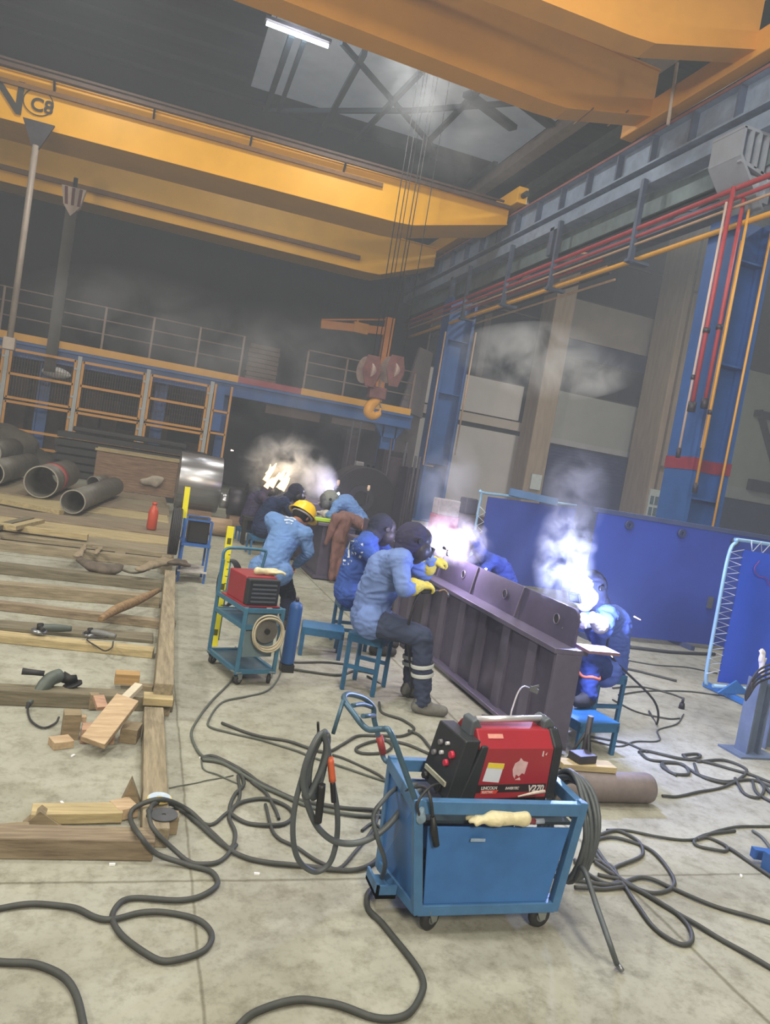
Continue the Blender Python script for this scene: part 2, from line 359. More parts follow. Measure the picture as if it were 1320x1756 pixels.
# ---- blue runway columns (H sections)
def hcol(x0, x1, y, d, top, label, band=None):
    t = thing('steel_column', label, 'column', ((x0+x1)/2, y, 0))
    b = MB(); b.box((x0, y, 0), (x0+.09, y+d, top)); b.box((x1-.09, y, 0), (x1, y+d, top))
    b.box((x0+.09, y+d*.35, 0), (x1-.09, y+d*.35+.06, top)); b.box((x0-.15, y-.12, 0), (x1+.15, y+d+.12, .06))
    for z in (2.0, 4.4, 6.2):
        if z < top: b.box((x0+.09, y+.06, z), (x1-.09, y+d*.35, z+.03))
    part('shaft', b, BLU, t)
    if band:
        part('painted_band', MB().box((x0-.012, y-.012, band[0]), (x0+.10, y+d+.012, band[1])).box((x1-.10, y-.012, band[0]), (x1+.012, y+d+.012, band[1])).box((x0+.1, y+d*.35-.012, band[0]), (x1-.1, y+d*.35, band[1])), mat('band_red', hexc('8a2c3c'), .5, 0, .15, 4), t)
    return t
ncol = hcol(9.03, 9.82, 11.0, .75, 6.95, 'near tall blue steel runway column with a red painted band', (2.5, 2.72))
mcol = hcol(8.9, 9.85, 24.0, .7, 7.6, 'far blue steel runway column behind the smoke in the middle')
part('cable_conduit', MB().tube([(8.82, 23.9, 6.4), (8.82, 23.9, 1.9), (9.2, 23.9, 1.9)], .028).tube([(9.9, 23.9, 6.6), (9.9, 23.9, 2.4)], .028), TANP, mcol)
part('cable_conduit', MB().tube([(9.62, 10.9, 6.9), (9.62, 10.93, 0.4)], .022), YELP, ncol)
part('bracket_strip', MB().box((9.1, 10.92, 2.9), (9.13, 11.0, 6.5)), TANP, ncol)
# ================================================================ RUNWAY
t = thing('crane_runway', 'long blue grey crane runway girder carried on the blue columns along the right side', 'runway beam', (9, 18, 7.6))
y0, y1 = 6.0, 29.5
b = MB(); b.box((8.98, y0, 8.66), (9.04, y1, 9.24)); b.box((8.82, y0, 9.24), (9.30, y1, 9.29)); b.box((8.82, y0, 8.62), (9.30, y1, 8.66))
part('main_girder', b, GIR, t)
for i in range(20):
    part('stiffener', MB().box((8.84, y0+.6+i*1.2, 8.66), (8.98, y0+.66+i*1.2, 9.24)), GIRD, t)
part('flange_edge', MB().box((8.80, y0, 9.235), (8.82, y1, 9.29)), mat('primer_red_brown', hexc('8f5a58'), .6, 0, .3, 4), t)
part('rail', MB().box((9.05, y0, 9.29), (9.13, y1, 9.42)), mat('rail_brown', hexc('6d5448'), .5, .4, .3, 6), t)
part('lower_beam', MB().box((8.86, y0, 8.22), (9.2, y1, 8.50)).box((9.05, y0, 8.50), (9.15, y1, 8.62)), GIR, t)
part('lower_channel', MB().box((9.15, y0, 7.72), (9.4, y1, 8.02)).box((9.2, y0, 7.72), (9.3, y1, 8.2)), mat('channel_grey_green', hexc('6e7f84'), .5, .1, .3, 3), t)
for y in (11.2, 24.2, 17.5):
    part('hanger_plate', MB().box((8.86, y, 7.6), (9.0, y+.2, 8.3)), GIRD, t)
# corbel bracket near the right edge
t = thing('corbel_bracket', 'pale grey ribbed steel corbel with slanted foot under the runway at the right edge', 'bracket', (8.8, 11.2, 7.0))
PG = mat('bracket_pale', hexc('9aa1ae'), .5, .1, .15, 3)
A = AX(1240, 222, 8.7); Bq = AX(1222, 285, 8.7); Cq = AX(1262, 338, 8.7); D = AX(1292, 228, 8.7)
yy0, yy1 = 10.75, 11.5
part('top_plate', MB().box((8.55, yy0, 8.17), (9.3, yy1, 8.22)), PG, t, .004)
part('back_plate', MB().box((9.2, yy0, 7.1), (9.3, yy1, 8.2)), PG, t)
for y in (yy0+.08, yy1-.03):
    part('rib', MB().prism([(8.6, y, 8.17), (8.6, y, 7.75), (9.2, y, 7.05), (9.2, y, 8.17)], (0, .03, 0)), mat('bracket_recess_shade', hexc('565e70'), .6, .1, .2, 3), t)  # set-back ribs darkened in colour for the shade of the recess
for x, z0 in ((8.72, 7.66), (8.88, 7.60), (9.04, 7.55)): part('face_bar', MB().box((x, yy0, z0), (x+.06, yy0+.09, 8.17)), PG, t)
part('face_bar', MB().bar((8.6, yy0+.045, 7.66), (9.25, yy0+.045, 7.52), .09, .06), PG, t)
part('face_plate', MB().prism([(8.84, yy0+.05, 7.5), (9.2, yy0+.05, 7.1), (9.2, yy0+.05, 7.5)], (0, .02, 0)), PG, t)
part('slanted_flange', MB().bar((8.58, (yy0+yy1)/2, 7.74), (9.22, (yy0+yy1)/2, 6.98), yy1-yy0+.02, .05, (0, 0, 1)), PG, t)
part('front_flange', MB().box((8.56, yy0, 7.72), (8.61, yy1, 8.2)), PG, t)
# ---- pipes along the runway
RED2 = REDP
def ypipe(x, z, r, m, label, group=None, a=6.0, e=28.5, sag=0.0):
    pts = [(x, a+i*(e-a)/24, z-(sag if i % 2 else 0)) for i in range(25)]
    return solo('service_pipe', MB().tube(pts, r, 8), m, label, 'pipe', group)
ypipe(8.80, 7.30, .045, REDP, 'upper of the two long red pipes running under the runway')
ypipe(8.80, 7.13, .035, REDP, 'lower of the two long red pipes running under the runway')
ypipe(8.80, 6.97, .025, TANP, 'thin pinkish tan pipe just below the long red pipes')
ypipe(8.95, 6.72, .05, YELP, 'long yellow gas pipe lowest of the pipes under the runway')
for i in range(5): ypipe(9.35+i*.14, 7.42-i*.12, .03, (TANP, REDP, TANP, DSTEEL, TANP)[i], 'thin pipe in the far bundle of pipes behind the runway hangers', 'thin pipes of the far bundle', 16, 28)
for i, y in enumerate((13.7, 17.0, 19.6, 22.5)):
    t = thing('pipe_hanger', ['dark steel pipe hanger under the runway nearest the bracket', 'second dark pipe hanger from the bracket under the runway', 'third dark pipe hanger from the bracket under the runway', 'farthest dark pipe hanger under the runway near the far blue column'][i], 'hanger', (9, y, 6.6), 'pipe hangers')
    part('strap', MB().box((8.74, y, 6.6), (8.84, y+.1, 8.3)), GIRD, t)
    part('cross_bar', MB().box((8.7, y-.02, 6.62), (9.2, y+.14, 6.68)), GIRD, t)
# vertical pipes dropping beside the near blue column
def drop(px0, px1, Y, r, m, label, zt=7.1, cat='pipe', fit=True):
    a = AY(*px0, Y); c = AY(*px1, Y); x = (a.x+c.x)/2
    t = thing('drop_pipe', label, cat, (x, Y, c.z))
    part('pipe', MB().cone((x, Y, zt), (x, Y, c.z), r, n=10), m, t)
    if fit: part('coupling', MB().cone((x, Y, c.z-.05), (x, Y, c.z+.12), r*1.8, n=10), DSTEEL, t); part('coupling', MB().cone((x, Y, c.z+1.3), (x, Y, c.z+1.38), r*1.6, n=10), DSTEEL, t)
    return t
drop((1236, 400), (1162, 780), 10.9, .022, mat('pipe_pale_pink', hexc('cdb6ac'), .5, 0, .1, 4), 'leftmost pale pink vertical pipe beside the near blue column', 7.0)
drop((1252, 380), (1180, 700), 10.85, .038, REDP, 'thick red vertical pipe beside the near blue column', 7.25)
drop((1272, 370), (1205, 695), 10.8, .034, REDP, 'thinner red vertical pipe closest to the near blue column', 7.1)
drop((1262, 480), (1190, 840), 10.7, .024, YELP, 'yellow vertical pipe running down in front of the near blue column', 6.9)
# clutter of cable tray on the runway underside
t = thing('cable_tray', 'messy bundle of grey cables lying in a tray between the runway and the red pipes', 'cable tray', (9.5, 15, 7.35))
part('tray', MB().box((9.3, 9, 7.35), (9.75, 22, 7.4)).box((9.28, 9, 7.35), (9.31, 22, 7.5)), GIRD, t)
random.seed(3)
for k in range(7):
    pts = [(9.45+random.uniform(-.15, .15), 9+i*.65, 7.46+random.uniform(-.04, .14)) for i in range(20)]
    part('cable', MB().tube(cr(pts, 3), .03, 6), (TANP, DSTEEL, GIRD, STEEL)[k % 4], t)

# ================================================================ BRIDGE CRANES
def girder(x0, x1, xb, Yf, wd, zb, zt, ze, skew=0.0, lip=.05):
    # box girder with a haunched right end
    b = MB()
    def Yx(x): return Yf + skew*(x-4)
    pr_ = [(x0, zb), (xb, zb), (xb+.5, zb+.03), (x1, ze), (x1, zt), (x0, zt)]
    # front web, rear web, bottom strips
    for dy in (lip, wd-lip-.04):
        a = [(x, Yx(x)+dy, z) for x, z in pr_]; b.prism(a, (0, .04, 0))
    for (xa, za), (xc, zc) in zip(pr_[:3], pr_[1:4]):
        vs = [(xa, Yx(xa), za-.03), (xc, Yx(xc), zc-.03), (xc, Yx(xc)+wd, zc-.03), (xa, Yx(xa)+wd, za-.03)]
        b.prism(vs, (0, 0, .03))
    b.prism([(x0, Yx(x0), zt), (x1, Yx(x1), zt), (x1, Yx(x1)+wd, zt), (x0, Yx(x0)+wd, zt)], (0, 0, .03))
    return b
def crane(name_label, Ys, widths, zbs, zts, zes, skews, xbs, m):
    t = thing('bridge_crane', name_label, 'overhead crane', (0, (Ys[0]+Ys[1])/2, 9))
    for Y, w_, zb, zt, ze, sk, xb in zip(Ys, widths, zbs, zts, zes, skews, xbs):
        part('girder', girder(-9.5, 8.75, xb, Y, w_, zb, zt, ze, sk), m, t)
    ya, yb = min(Ys)-.6, max(Ys)+1.3
    e = MB(); e.box((8.72, ya, 9.5), (9.02, yb, 9.95)); 
    ec = part('end_carriage', e, m, t, .02)
    for y in (ya+.35, yb-.35):
        part('wheel', MB().cone((8.99, y, 9.6), (9.17, y, 9.6), .18, n=20), DSTEEL, ec)
    part('buffer', MB().cone((8.87, ya-.02, 9.7), (8.87, ya-.25, 9.7), .08, n=12), RUB, ec)
    return t
fc = crane('far yellow bridge crane spanning the hall below the skylight, with lettering on its girder', (20.35, 26.0), (1.55, 1.2), (8.3, 8.22), (9.40, 9.6), (9.02, 9.0), (-.03, 0), (5.5, 6.3), YEL)
nc = crane('near yellow bridge crane crossing the top right corner of the photo', (13.6, 11.05), (.55, .5), (9.13, 9.1), (10.5, 10.5), (9.62, 9.66), (.05, 0), (6.3, 6.3), mat('crane_near_yellow', hexc('d99a3e'), .45, 0, .12, 1.2))
b = MB(); b.bar((-9, 20.45, 9.42), (8.7, 20.08, 9.42), .10, .09); b.bar((-9, 20.5, 9.56), (8.5, 20.12, 9.56), .05, .05)
part('bus_rail', b, mat('bus_rail_brown', hexc('5a463c'), .6, 0, .3, 4), fc)
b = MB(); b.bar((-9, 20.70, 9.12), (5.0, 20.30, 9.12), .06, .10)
part('conduit', b, mat('conduit_shade_brown', hexc('7a5526'), .6, 0, .3, 4), fc)  # brown bar standing in for the shadow line the bus rail casts
for x in (-3.3, -1.0, 1.4, 3.9): part('rail_bracket', MB().bar((x, 20.42-.03*(x-4)*.9, 9.2), (x, 20.2-.02*(x-4), 9.5), .05, .05, (1, 0, 0)), DSTEEL, fc)
part('conduit', MB().box((-9, 25.9, 8.52), (6.0, 25.99, 8.66)), mat('conduit_shade_brown', hexc('7a5526')), fc)
part('post', MB().cone(AY(1161, 108, 13.2), AY(1145, 214, 13.2), .035), mat('post_pale', hexc('c8b8a8'), .5, 0, .1, 4), nc)
for x in (7.3, 8.1): part('seam', MB().bar((x, 13.5+.05*(x-4), 9.13+(x-6.8)*.26-.005), (x+.05, 14.3+.05*(x-4), 9.13+(x-6.8)*.26-.005), .02, .02), mat('conduit_shade_brown', (0, 0, 0)), nc)
# lettering on the far girder's web: an N and a circled C8
INK = mat('lettering_black', hexc('33322f'), .6, 0, .1, 4)
Yw2 = 20.35+.05-.03*(-3.5-4)-.012
def onweb(px, py): p = AY(px, py, Yw2); return p
p = onweb(-4, 184); text_part('lettering', 'N', 1.05, (p.x-.25, Yw2, p.z-.02), (1, -.03, 0), (0, 0, 1), INK, fc, .004, .02)
p = onweb(44, 186); text_part('lettering', 'C8', .42, (p.x+.09, Yw2-.012, p.z+.02), (1, -.03, 0), (0, 0, 1), INK, fc, .004, .008)
c = onweb(66, 176); part('lettering_ring', MB().tube([(c.x+.33*math.cos(a*PI/16), Yw2-.01, c.z+.30*math.sin(a*PI/16)) for a in range(32)], .012, 6, True), INK, fc)
# ropes + hook block
hx, hy = 5.67, 20.0
hy = 18.6
def HP(px, py): return AY(px, py, hy)
top = 10.3
t = thing('crane_hook_block', 'rust red pulley block with a yellow hook hanging on ropes in front of the mezzanine', 'crane hook', (HP(650, 640).x, hy, HP(640, 710).z))
RST = mat('block_rust_red', hexc('8a5a58'), .6, .1, .4, 5, grit=.4)
for px in (628, 668):
    c = HP(px+4, 636); 
    q = MB(); q.cone(c+V(-.13, -.05, 0), c+V(.13, .05, 0), .34, n=28); part('pulley', q, mat('pulley_pale', hexc('a58f88'), .55, .3, .3, 6), t)
    pr_ = [c+V(-.16, 0, .36), c+V(.16, 0, .36), c+V(.24, 0, .0), c+V(.12, 0, -.42), c+V(-.12, 0, -.42), c+V(-.24, 0, 0)]
    part('side_plate', MB().prism([p_+V(0, -.32, 0) for p_ in pr_], (0, .05, 0)), RST, t, .01)
c = HP(646, 672); part('trunnion', MB().box(c+V(-.22, -.16, -.18), c+V(.22, .16, .12)), RST, t, .03)
hk = cr([HP(648, 676), HP(646, 686), HP(636, 695), HP(632, 706), HP(640, 713), HP(649, 709), HP(653, 700)], 5)
part('hook', MB().tube(hk, .1, 10, rs=[.07+.07*math.sin(PI*min(1, i/(len(hk)-1)*1.15)) if i < len(hk)*.85 else .03 for i in range(len(hk))]), mat('hook_yellow', hexc('e2a02c'), .4, 0, .15, 5), t)
part('safety_latch', MB().bar(HP(648, 686), HP(654, 702), .05, .03), STEEL, t)
for k, (a, d) in enumerate((((735, 0), (634, 612)), ((752, 0), (645, 612)), ((764, 0), (664, 612)), ((776, 0), (672, 612)))):
    A_ = HP(*a); B_ = HP(*d); part('rope', MB().cone(V(B_.x-.05*k+.08, hy, B_.z), V(B_.x-.02*k+.05, hy, 12.4), .013, n=6), BLK, t)
part('trolley_beam', MB().box((4.9, 18.2, 12.4), (6.4, 19.0, 12.8)), DSTEEL, t)
for k, (a, d) in enumerate((((690, 300), (664, 545)), ((720, 300), (700, 560)))):
    B_ = AY(*d, 19.6); part('rope', MB().cone((B_.x, 19.6, B_.z-1.2), (B_.x, 19.6, 12.4), .012, n=6), BLK, t)
# small jib crane on the mezzanine
Yj = 24.6
t = thing('jib_crane', 'small orange jib crane standing on the mezzanine behind the hook', 'jib crane', (AY(655, 625, Yj).x, Yj, 3.75))
OJ = mat('jib_orange', hexc('c9803c'), .5, 0, .15, 3)
a = AY(656, 640, Yj); c = AY(667, 545, Yj); x = (a.x+c.x)/2
part('mast', MB().box((x-.15, Yj-.12, 3.75), (x+.15, Yj+.12, c.z)), OJ, t, .01)
p0 = AY(652, 566, Yj); p1 = AY(551, 551, Yj); part('boom', MB().bar((x-.1, Yj, p0.z+.0), (p1.x, Yj, p1.z-.1), .12, .26, (0, 0, 1)), OJ, t, .01)
part('tie_rod', MB().cone((x, Yj, c.z-.05), (p1.x, Yj, p1.z+.05), .03, n=8), OJ, t)
part('tie_strut', MB().cone(AY(613, 547, Yj), AY(614, 560, Yj), .03, n=8), OJ, t)
part('boom_clamp', MB().obox(AY(618, 563, Yj), (.5, .18, .34)), ORA, t)
# hanging masts (pendant poles) on the far crane
t = thing('pendant_pole', 'pale hanging pole with a triangular bracket under the far crane, leftmost', 'pole', (-3.35, 19.5, 3.2))
a = AY(62, 250, 20.3); c = AY(17, 580, 20.3); 
part('pole', MB().cone((c.x, 20.3, c.z), (c.x, 20.3, a.z), .075, n=12), mat('pole_pale', hexc('a89c92'), .5, .2, .2, 4), t)
part('bracket', MB().prism([(c.x-.35, 20.27, 8.32), (c.x+.35, 20.27, 8.32), (c.x+.06, 20.27, a.z-.1), (c.x-.06, 20.27, a.z-.1)], (0, .08, 0)), DSTEEL, t)
part('end_box', MB().box((c.x-.14, 20.2, c.z-.28), (c.x+.14, 20.4, c.z+.02)), mat('pole_pale', (0, 0, 0)), t, .02)
t = thing('pendant_pole', 'dark grey hanging mast with a striped cap, second from the left under the far crane', 'pole', (-2.7, 25.2, 2.9))
Y2 = 24.9; a = AY(122, 345, Y2-1); c = AY(90, 620, Y2-1); x = (a.x+c.x)/2
part('pole', MB().box((x-.15, Y2-1.1, c.z-.3), (x+.15, Y2-.9, 7.4)), mat('mast_grey', hexc('504d4a'), .6, .1, .2, 3), t)
cap = part('striped_cap', MB().prism([(x-.32, Y2-1.15, 7.95), (x+.32, Y2-1.15, 7.95), (x+.22, Y2-1.15, 7.45), (x, Y2-1.15, 7.15), (x-.22, Y2-1.15, 7.45)], (0, .2, 0)), mat('stripe_white', hexc('c9b8ac'), .5, 0, .1, 4), t)
for i in range(3): part('stripe', MB().prism([(x-.24+i*.2, Y2-1.165, 7.93), (x-.16+i*.2, Y2-1.165, 7.93), (x-.10+i*.16, Y2-1.165, 7.45), (x-.18+i*.16, Y2-1.165, 7.45)], (0, .01, 0)), mat('stripe_red', hexc('6b3a38'), .5, 0, .1, 4), cap)
part('stem', MB().cone((x, Y2-1, 7.1), (x, Y2-1, 8.25), .06), DSTEEL, t)

# ================================================================ MEZZANINE
Ym = 24.0
t = thing('mezzanine', 'blue steel mezzanine walkway with yellow toe board along the back of the hall', 'mezzanine', (0, Ym, 3.0))
part('deck', MB().box((-9.8, Ym, 3.44), (8.2, Ym+5.6, 3.52)), DSTEEL, t)
part('edge_beam', MB().box((-9.8, Ym-.02, 3.0), (8.2, Ym+.12, 3.08)).box((-9.8, Ym+.04, 3.08), (8.2, Ym+.1, 3.38)).box((-9.8, Ym-.06, 3.36), (8.2, Ym+.14, 3.44)), BLU, t)
TOE = mat('toe_yellow', hexc('d69f3a'), .45, 0, .1, 4)
part('toe_board', MB().box((-9.8, Ym-.03, 3.45), (2.35, Ym, 3.66)), TOE, t); part('toe_board', MB().box((4.35, Ym-.03, 3.45), (8.1, Ym, 3.66)), TOE, t)
part('gate_sill', MB().box((2.35, Ym-.03, 3.45), (4.35, Ym, 3.64)), mat('sill_red', hexc('9a4450'), .5, 0, .15, 4), t, label='dull red sill at the gate opening')
RAILM = mat('rail_pinkish', hexc('7f6d64'), .5, .1, .2, 4)
xs = [-8.5+i*1.36 for i in range(8)]+[2.35]
for x in xs: part('rail_post', MB().box((x-.03, Ym, 3.5), (x+.03, Ym+.05, 4.9)), RAILM, t)
for x in (4.4, 5.7, 6.9, 8.05): part('rail_post', MB().box((x-.03, Ym, 3.5), (x+.03, Ym+.05, 4.85)), RAILM, t)
for x0, x1 in ((-9.5, 2.35), (4.4, 8.05)):
    for z in (4.88, 4.5, 4.1): part('guard_rail', MB().cone((x0, Ym+.02, z), (x1, Ym+.02, z), .022, n=8), RAILM, t)
def mcolm(x, wd=.34, label=None):
    b = MB(); b.box((x-wd/2, Ym+.2, 0), (x-wd/2+.05, Ym+.5, 3.4)); b.box((x+wd/2-.05, Ym+.2, 0), (x+wd/2, Ym+.5, 3.4)); b.box((x-wd/2, Ym+.32, 0), (x+wd/2, Ym+.38, 3.4))
    part('leg', b, BLU, t)
for x in (-3.1, 0.15, 2.1): mcolm(x)
mcolm(7.55, .5); b = MB(); b.prism([(7.0, Ym+.2, 3.0), (8.1, Ym+.2, 3.0), (7.8, Ym+.2, 2.6), (7.3, Ym+.2, 2.6)], (0, .3, 0)); part('leg_head', b, BLU, t)
part('lower_shelf', MB().box((3.4, Ym+.5, 2.7), (5.2, Ym+.7, 3.0)).box((5.6, Ym+.4, 2.75), (7.1, Ym+.6, 2.95)), mat('shelf_pinkish', hexc('6f5c58'), .7, 0, .2, 3), t)
solo('stacked_boards', (lambda b: [b.box((2.62+.02*(i % 3), Ym+.9, 3.52+i*.15), (3.62+.02*(i % 2), Ym+1.9, 3.65+i*.15)) for i in range(9)] and b)(MB()), mat('board_brown', hexc('6b5a50'), .8, 0, .3, 4), 'tall brown stack of boards standing on the mezzanine beside the gate opening', 'board stack')
# white sack lying behind the fence
def blob(mb, c, r, sc, amp=.15, fr=3.0, nu=24, nv=14, M=None, seed=0.0):
    k = len(mb.v); mb.sph(c, r, sc, M, nu, nv); c = Vector(c)
    for i in range(k, len(mb.v)):
        d = mb.v[i]-c; q = 1+amp*noise.noise(mb.v[i]*fr+Vector((seed, seed*2, 0))); mb.v[i] = c+d*q
    return mb
solo('white_sack', blob(MB(), (-3.1+.3, Ym+.05, 2.75), .42, (1, .5, .38), .25, 3), WHITE, 'white sack lying high behind the yellow fence, leftmost bay', 'sack')

# ================================================================ MESH FENCE of framed gates
Yf = 23.5
FY = mat('fence_yellow', hexc('cf9444'), .5, 0, .15, 4); POST = mat('fence_post_white', hexc('a9aeb0'), .5, .1, .15, 4); WIRE = mat('fence_wire', hexc('5b4c47'), .6, .3, .2, 5)
px = [-5.95, -4.05, -2.17, -.28, 1.57]
names = ['second bay', 'third bay', 'fourth bay']
lab = ['yellow framed mesh gate cut by the left edge of the photo', 'yellow framed mesh gate with the white sack behind it', 'yellow framed mesh gate in the middle of the fence', 'yellow framed mesh gate farthest right, before the narrow panel']
for i in range(4):
    x0, x1 = px[i]+.1, px[i+1]-.1; w_ = x1-x0
    t = thing('mesh_gate', lab[i], 'gate', ((x0+x1)/2, Yf, .45), 'yellow mesh gates')
    b = MB(); R_ = .035
    for x in (x0, x1): b.box((x-R_, Yf-R_, .45), (x+R_, Yf+R_, 1.72)); b.box((x-R_, Yf-R_, 1.80), (x+R_, Yf+R_, 3.18))
    for z in (.5, .95, 1.70, 1.82, 2.48, 3.15): b.box((x0, Yf-R_, z-R_), (x1, Yf+R_, z+R_))
    part('frame', b, FY, t)
    b = MB(); n = int(w_/.07)
    for k in range(1, n): x = x0+w_*k/n; b.box((x-.006, Yf-.004, 1.84), (x+.006, Yf+.004, 3.13))
    for k in range(1, 9): z = 1.84+k*.15; b.box((x0, Yf-.004, z-.004), (x1, Yf+.004, z+.004))
    part('wire_mesh', b, WIRE, t)
    for z in (.8, 1.5, 2.1, 2.9): part('hinge', MB().box((x1-.02, Yf-.06, z), (x1+.1, Yf+.03, z+.06)), POST, t)
for i, x in enumerate(px):
    t = thing('fence_post', ['', 'white square fence post nearest the left edge', 'white fence post second from the left edge', 'white fence post third from the left edge', 'pale fence post at the right end of the mesh gates'][i] or 'white fence post outside the left edge', 'post', (x, Yf, 0), 'white fence posts')
    part('shaft', MB().box((x-.055, Yf-.055, 0), (x+.055, Yf+.055, 3.3)), POST, t); part('foot_plate', MB().box((x-.15, Yf-.15, 0), (x+.15, Yf+.15, .03)), POST, t)
t = thing('narrow_gate', 'narrow yellow framed panel with a blue sheet, right of the mesh gates', 'gate', (1.9, Yf, .4))
b = MB()
for x in (1.68, 2.16): b.box((x-.03, Yf-.03, .4), (x+.03, Yf+.03, 3.25))
for z in (.8, 1.78, 2.45): b.box((1.68, Yf-.03, z-.03), (2.16, Yf+.03, z+.03))
part('frame', b, FY, t); part('sheet', MB().box((1.72, Yf+.01, 1.85), (1.98, Yf+.03, 3.2)), BLU, t)
# dark store behind the fence
b = MB()
for i in range(14):
    random.seed(i+20); x = -5.2+i*.55; h = random.uniform(1.2, 2.9); b.m = 0; b.obox((x, 26.8+random.random()*.8, h/2), (.5, .6, h))
solo('stored_racks', b, mat('rack_dark_brown', hexc('5c4c44'), .8, 0, .5, 2), 'dim brown racks stored behind the mesh gates', 'rack', kind='stuff')
# shuttering behind the arcs: dark navy roll-up door under the mezzanine
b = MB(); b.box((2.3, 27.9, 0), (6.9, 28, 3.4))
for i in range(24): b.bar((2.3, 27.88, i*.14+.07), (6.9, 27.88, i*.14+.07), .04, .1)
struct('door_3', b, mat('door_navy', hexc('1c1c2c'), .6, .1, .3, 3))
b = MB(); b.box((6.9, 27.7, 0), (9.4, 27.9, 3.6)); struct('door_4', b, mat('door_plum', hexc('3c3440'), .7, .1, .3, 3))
b = MB(); b.box((8.0, 25.2, 0), (8.9, 25.5, 3.6)); b.prism([(8.05, 25.0, 3.7), (8.9, 25.0, 3.5), (8.9, 25.0, 5.8), (8.4, 25.0, 5.9)], (0, .2, 0))
struct('trim_6', b, mat('panel_pale_grey', hexc('7c7478'), .8, 0, .15, 2))
# ================================================================ WORKPIECE (box girder being welded)
WPM = mat('girder_mill_scale', hexc('6f697e'), .42, .4, .25, 3, bump=.08, grit=.2)
WPD = mat('girder_mill_dark', hexc('5b556a'), .45, .35, .25, 4, bump=.08, grit=.2)
WPE = mat('girder_ground_edge', hexc('8d8794'), .35, .6, .3, 8)
ya, yb = 4.18, 9.6
t = thing('welded_girder', 'long dark steel box girder being welded beside the nearest seated man', 'girder', (2.85, 7, .04))
part('top_flange', MB().box((2.65, ya, .68), (2.90, yb, .715)), WPM, t, .004)
part('bottom_flange', MB().box((2.64, ya+.02, .03), (2.88, yb, .06)), WPM, t, .004)
part('web', MB().box((2.72, ya+.03, .06), (2.735, yb, .68)), WPD, t)
part('web', MB().box((2.83, ya+.03, .06), (2.845, yb, .68)), WPD, t)
part('end_plate', MB().box((2.67, ya, .06), (2.86, ya+.03, .68)), WPM, t, .003)
random.seed(5)
for i in range(13):
    y = ya+.3+i*.41
    part('stiffener', MB().box((2.698, y, .06), (2.72, y+.12, .68)), WPM, t)
# upright plates with round holes on top of the flange
def holed_plate(y0, y1, i):
    bm = bmesh.new(); n = 40; z0, z1 = .715, .965
    # plate in the Y-Z plane with a rounded near top corner, holes as through cut rings
    prof = [(y0, z0), (y0, z1-.07)] + [(y0+.07-.07*math.cos(a*PI/12), z1-.07+.07*math.sin(a*PI/12)) for a in range(1, 7)] + [(y1, z1), (y1, z0)]
    if i: prof = [(y0, z0), (y0, z1), (y1, z1), (y1, z0)]
    b = MB(); b.prism([(2.815, p, z) for p, z in prof], (.02, 0, 0)); return b
edges = [4.24, 5.02, 5.86, 6.66, 7.5, 8.4, 9.5]
for i in range(6):
    y0_, y1_ = edges[i], edges[i+1]-.004
    pl = part('upright_plate', holed_plate(y0_, y1_, i), WPM if i % 2 else WPD, t)
    yc = y0_+(y1_-y0_)*.32
    part('hole_rim', MB().ring((2.806, yc, .85), (2.816, yc, .85), .038, .031), WPE, pl); part('hole', MB().cone((2.809, yc, .85), (2.8145, yc, .85), .031, n=20), BLK, pl)
    if i: part('seam_bead', MB().bar((2.808, y0_+.05, .72), (2.808, y0_-.03, .965), .012, .014), WPE, pl)
b = MB(); b.box((2.875, 4.9, .715), (2.89, 9.5, .9)); part('rear_plate', b, WPD, t)
part('tack_strip', MB().box((2.86, 4.12, .715), (3.1, 4.3, .735)), mat('tack_rust', hexc('8a6e78'), .5, .4, .3, 9), t)
for y in (4.7, 6.6, 8.9):
    solo('support_block', MB().box((2.55, y, 0), (2.97, y+.12, .028)), DSTEEL, ['flat steel bar under the near end of the girder', 'flat steel bar under the middle of the girder', 'flat steel bar under the far end of the girder'][(4.7, 6.6, 8.9).index(y)], 'bar', 'flat bars under the girder')
# earth clamp with its thin lead at the near end
t = thing('earth_clamp', 'thin pale lead with a small clamp bent up in front of the girder end', 'clamp', G(878, 1240, .3))
p = [AY(874, 1238, 3.6), AY(880, 1210, 3.65), AY(889, 1186, 3.7), AY(898, 1177, 3.75), AY(908, 1180, 3.8)]
part('lead', MB().tube(cr([V(p[0].x, 3.55, .02)]+p, 5), .005, 6), mat('lead_pale', hexc('a8a4ac'), .5, .2, .2, 8), t)
part('jaw', MB().bar(p[-1], AY(922, 1186, 3.8), .012, .03).bar(p[-1], AY(924, 1176, 3.8), .008, .012), STEEL, t)
# second long workpiece further back: dark channel in front of the far welders
t = thing('far_girder', 'dark steel girder section beyond the leather jacket, where the far arcs burn', 'girder', (2.5, 11, .05))
b = MB(); b.box((2.32, 9.92, .74), (2.95, 14.5, .78)); part('top_flange', b, WPM, t, .004); part('web', MB().box((2.40, 9.96, .06), (2.44, 14.5, .74)).box((2.44, 9.96, .06), (2.86, 9.99, .74)), WPD, t); part('bottom_flange', MB().box((2.35, 9.9, .02), (3.05, 14.5, .06)), WPD, t)
part('stacked_plate', MB().box((2.5, 11.6, .78), (2.85, 14.2, .9)), WPM, t)
solo('level_bar', MB().bar(G(522, 887, .81), G(575, 894, .81), .09, .05), mat('hi_vis_green', hexc('a8cc3a'), .45, 0, .1, 5), 'yellow green bar lying on the girder beside the yellow hard hat', 'bar', bevel=.01)

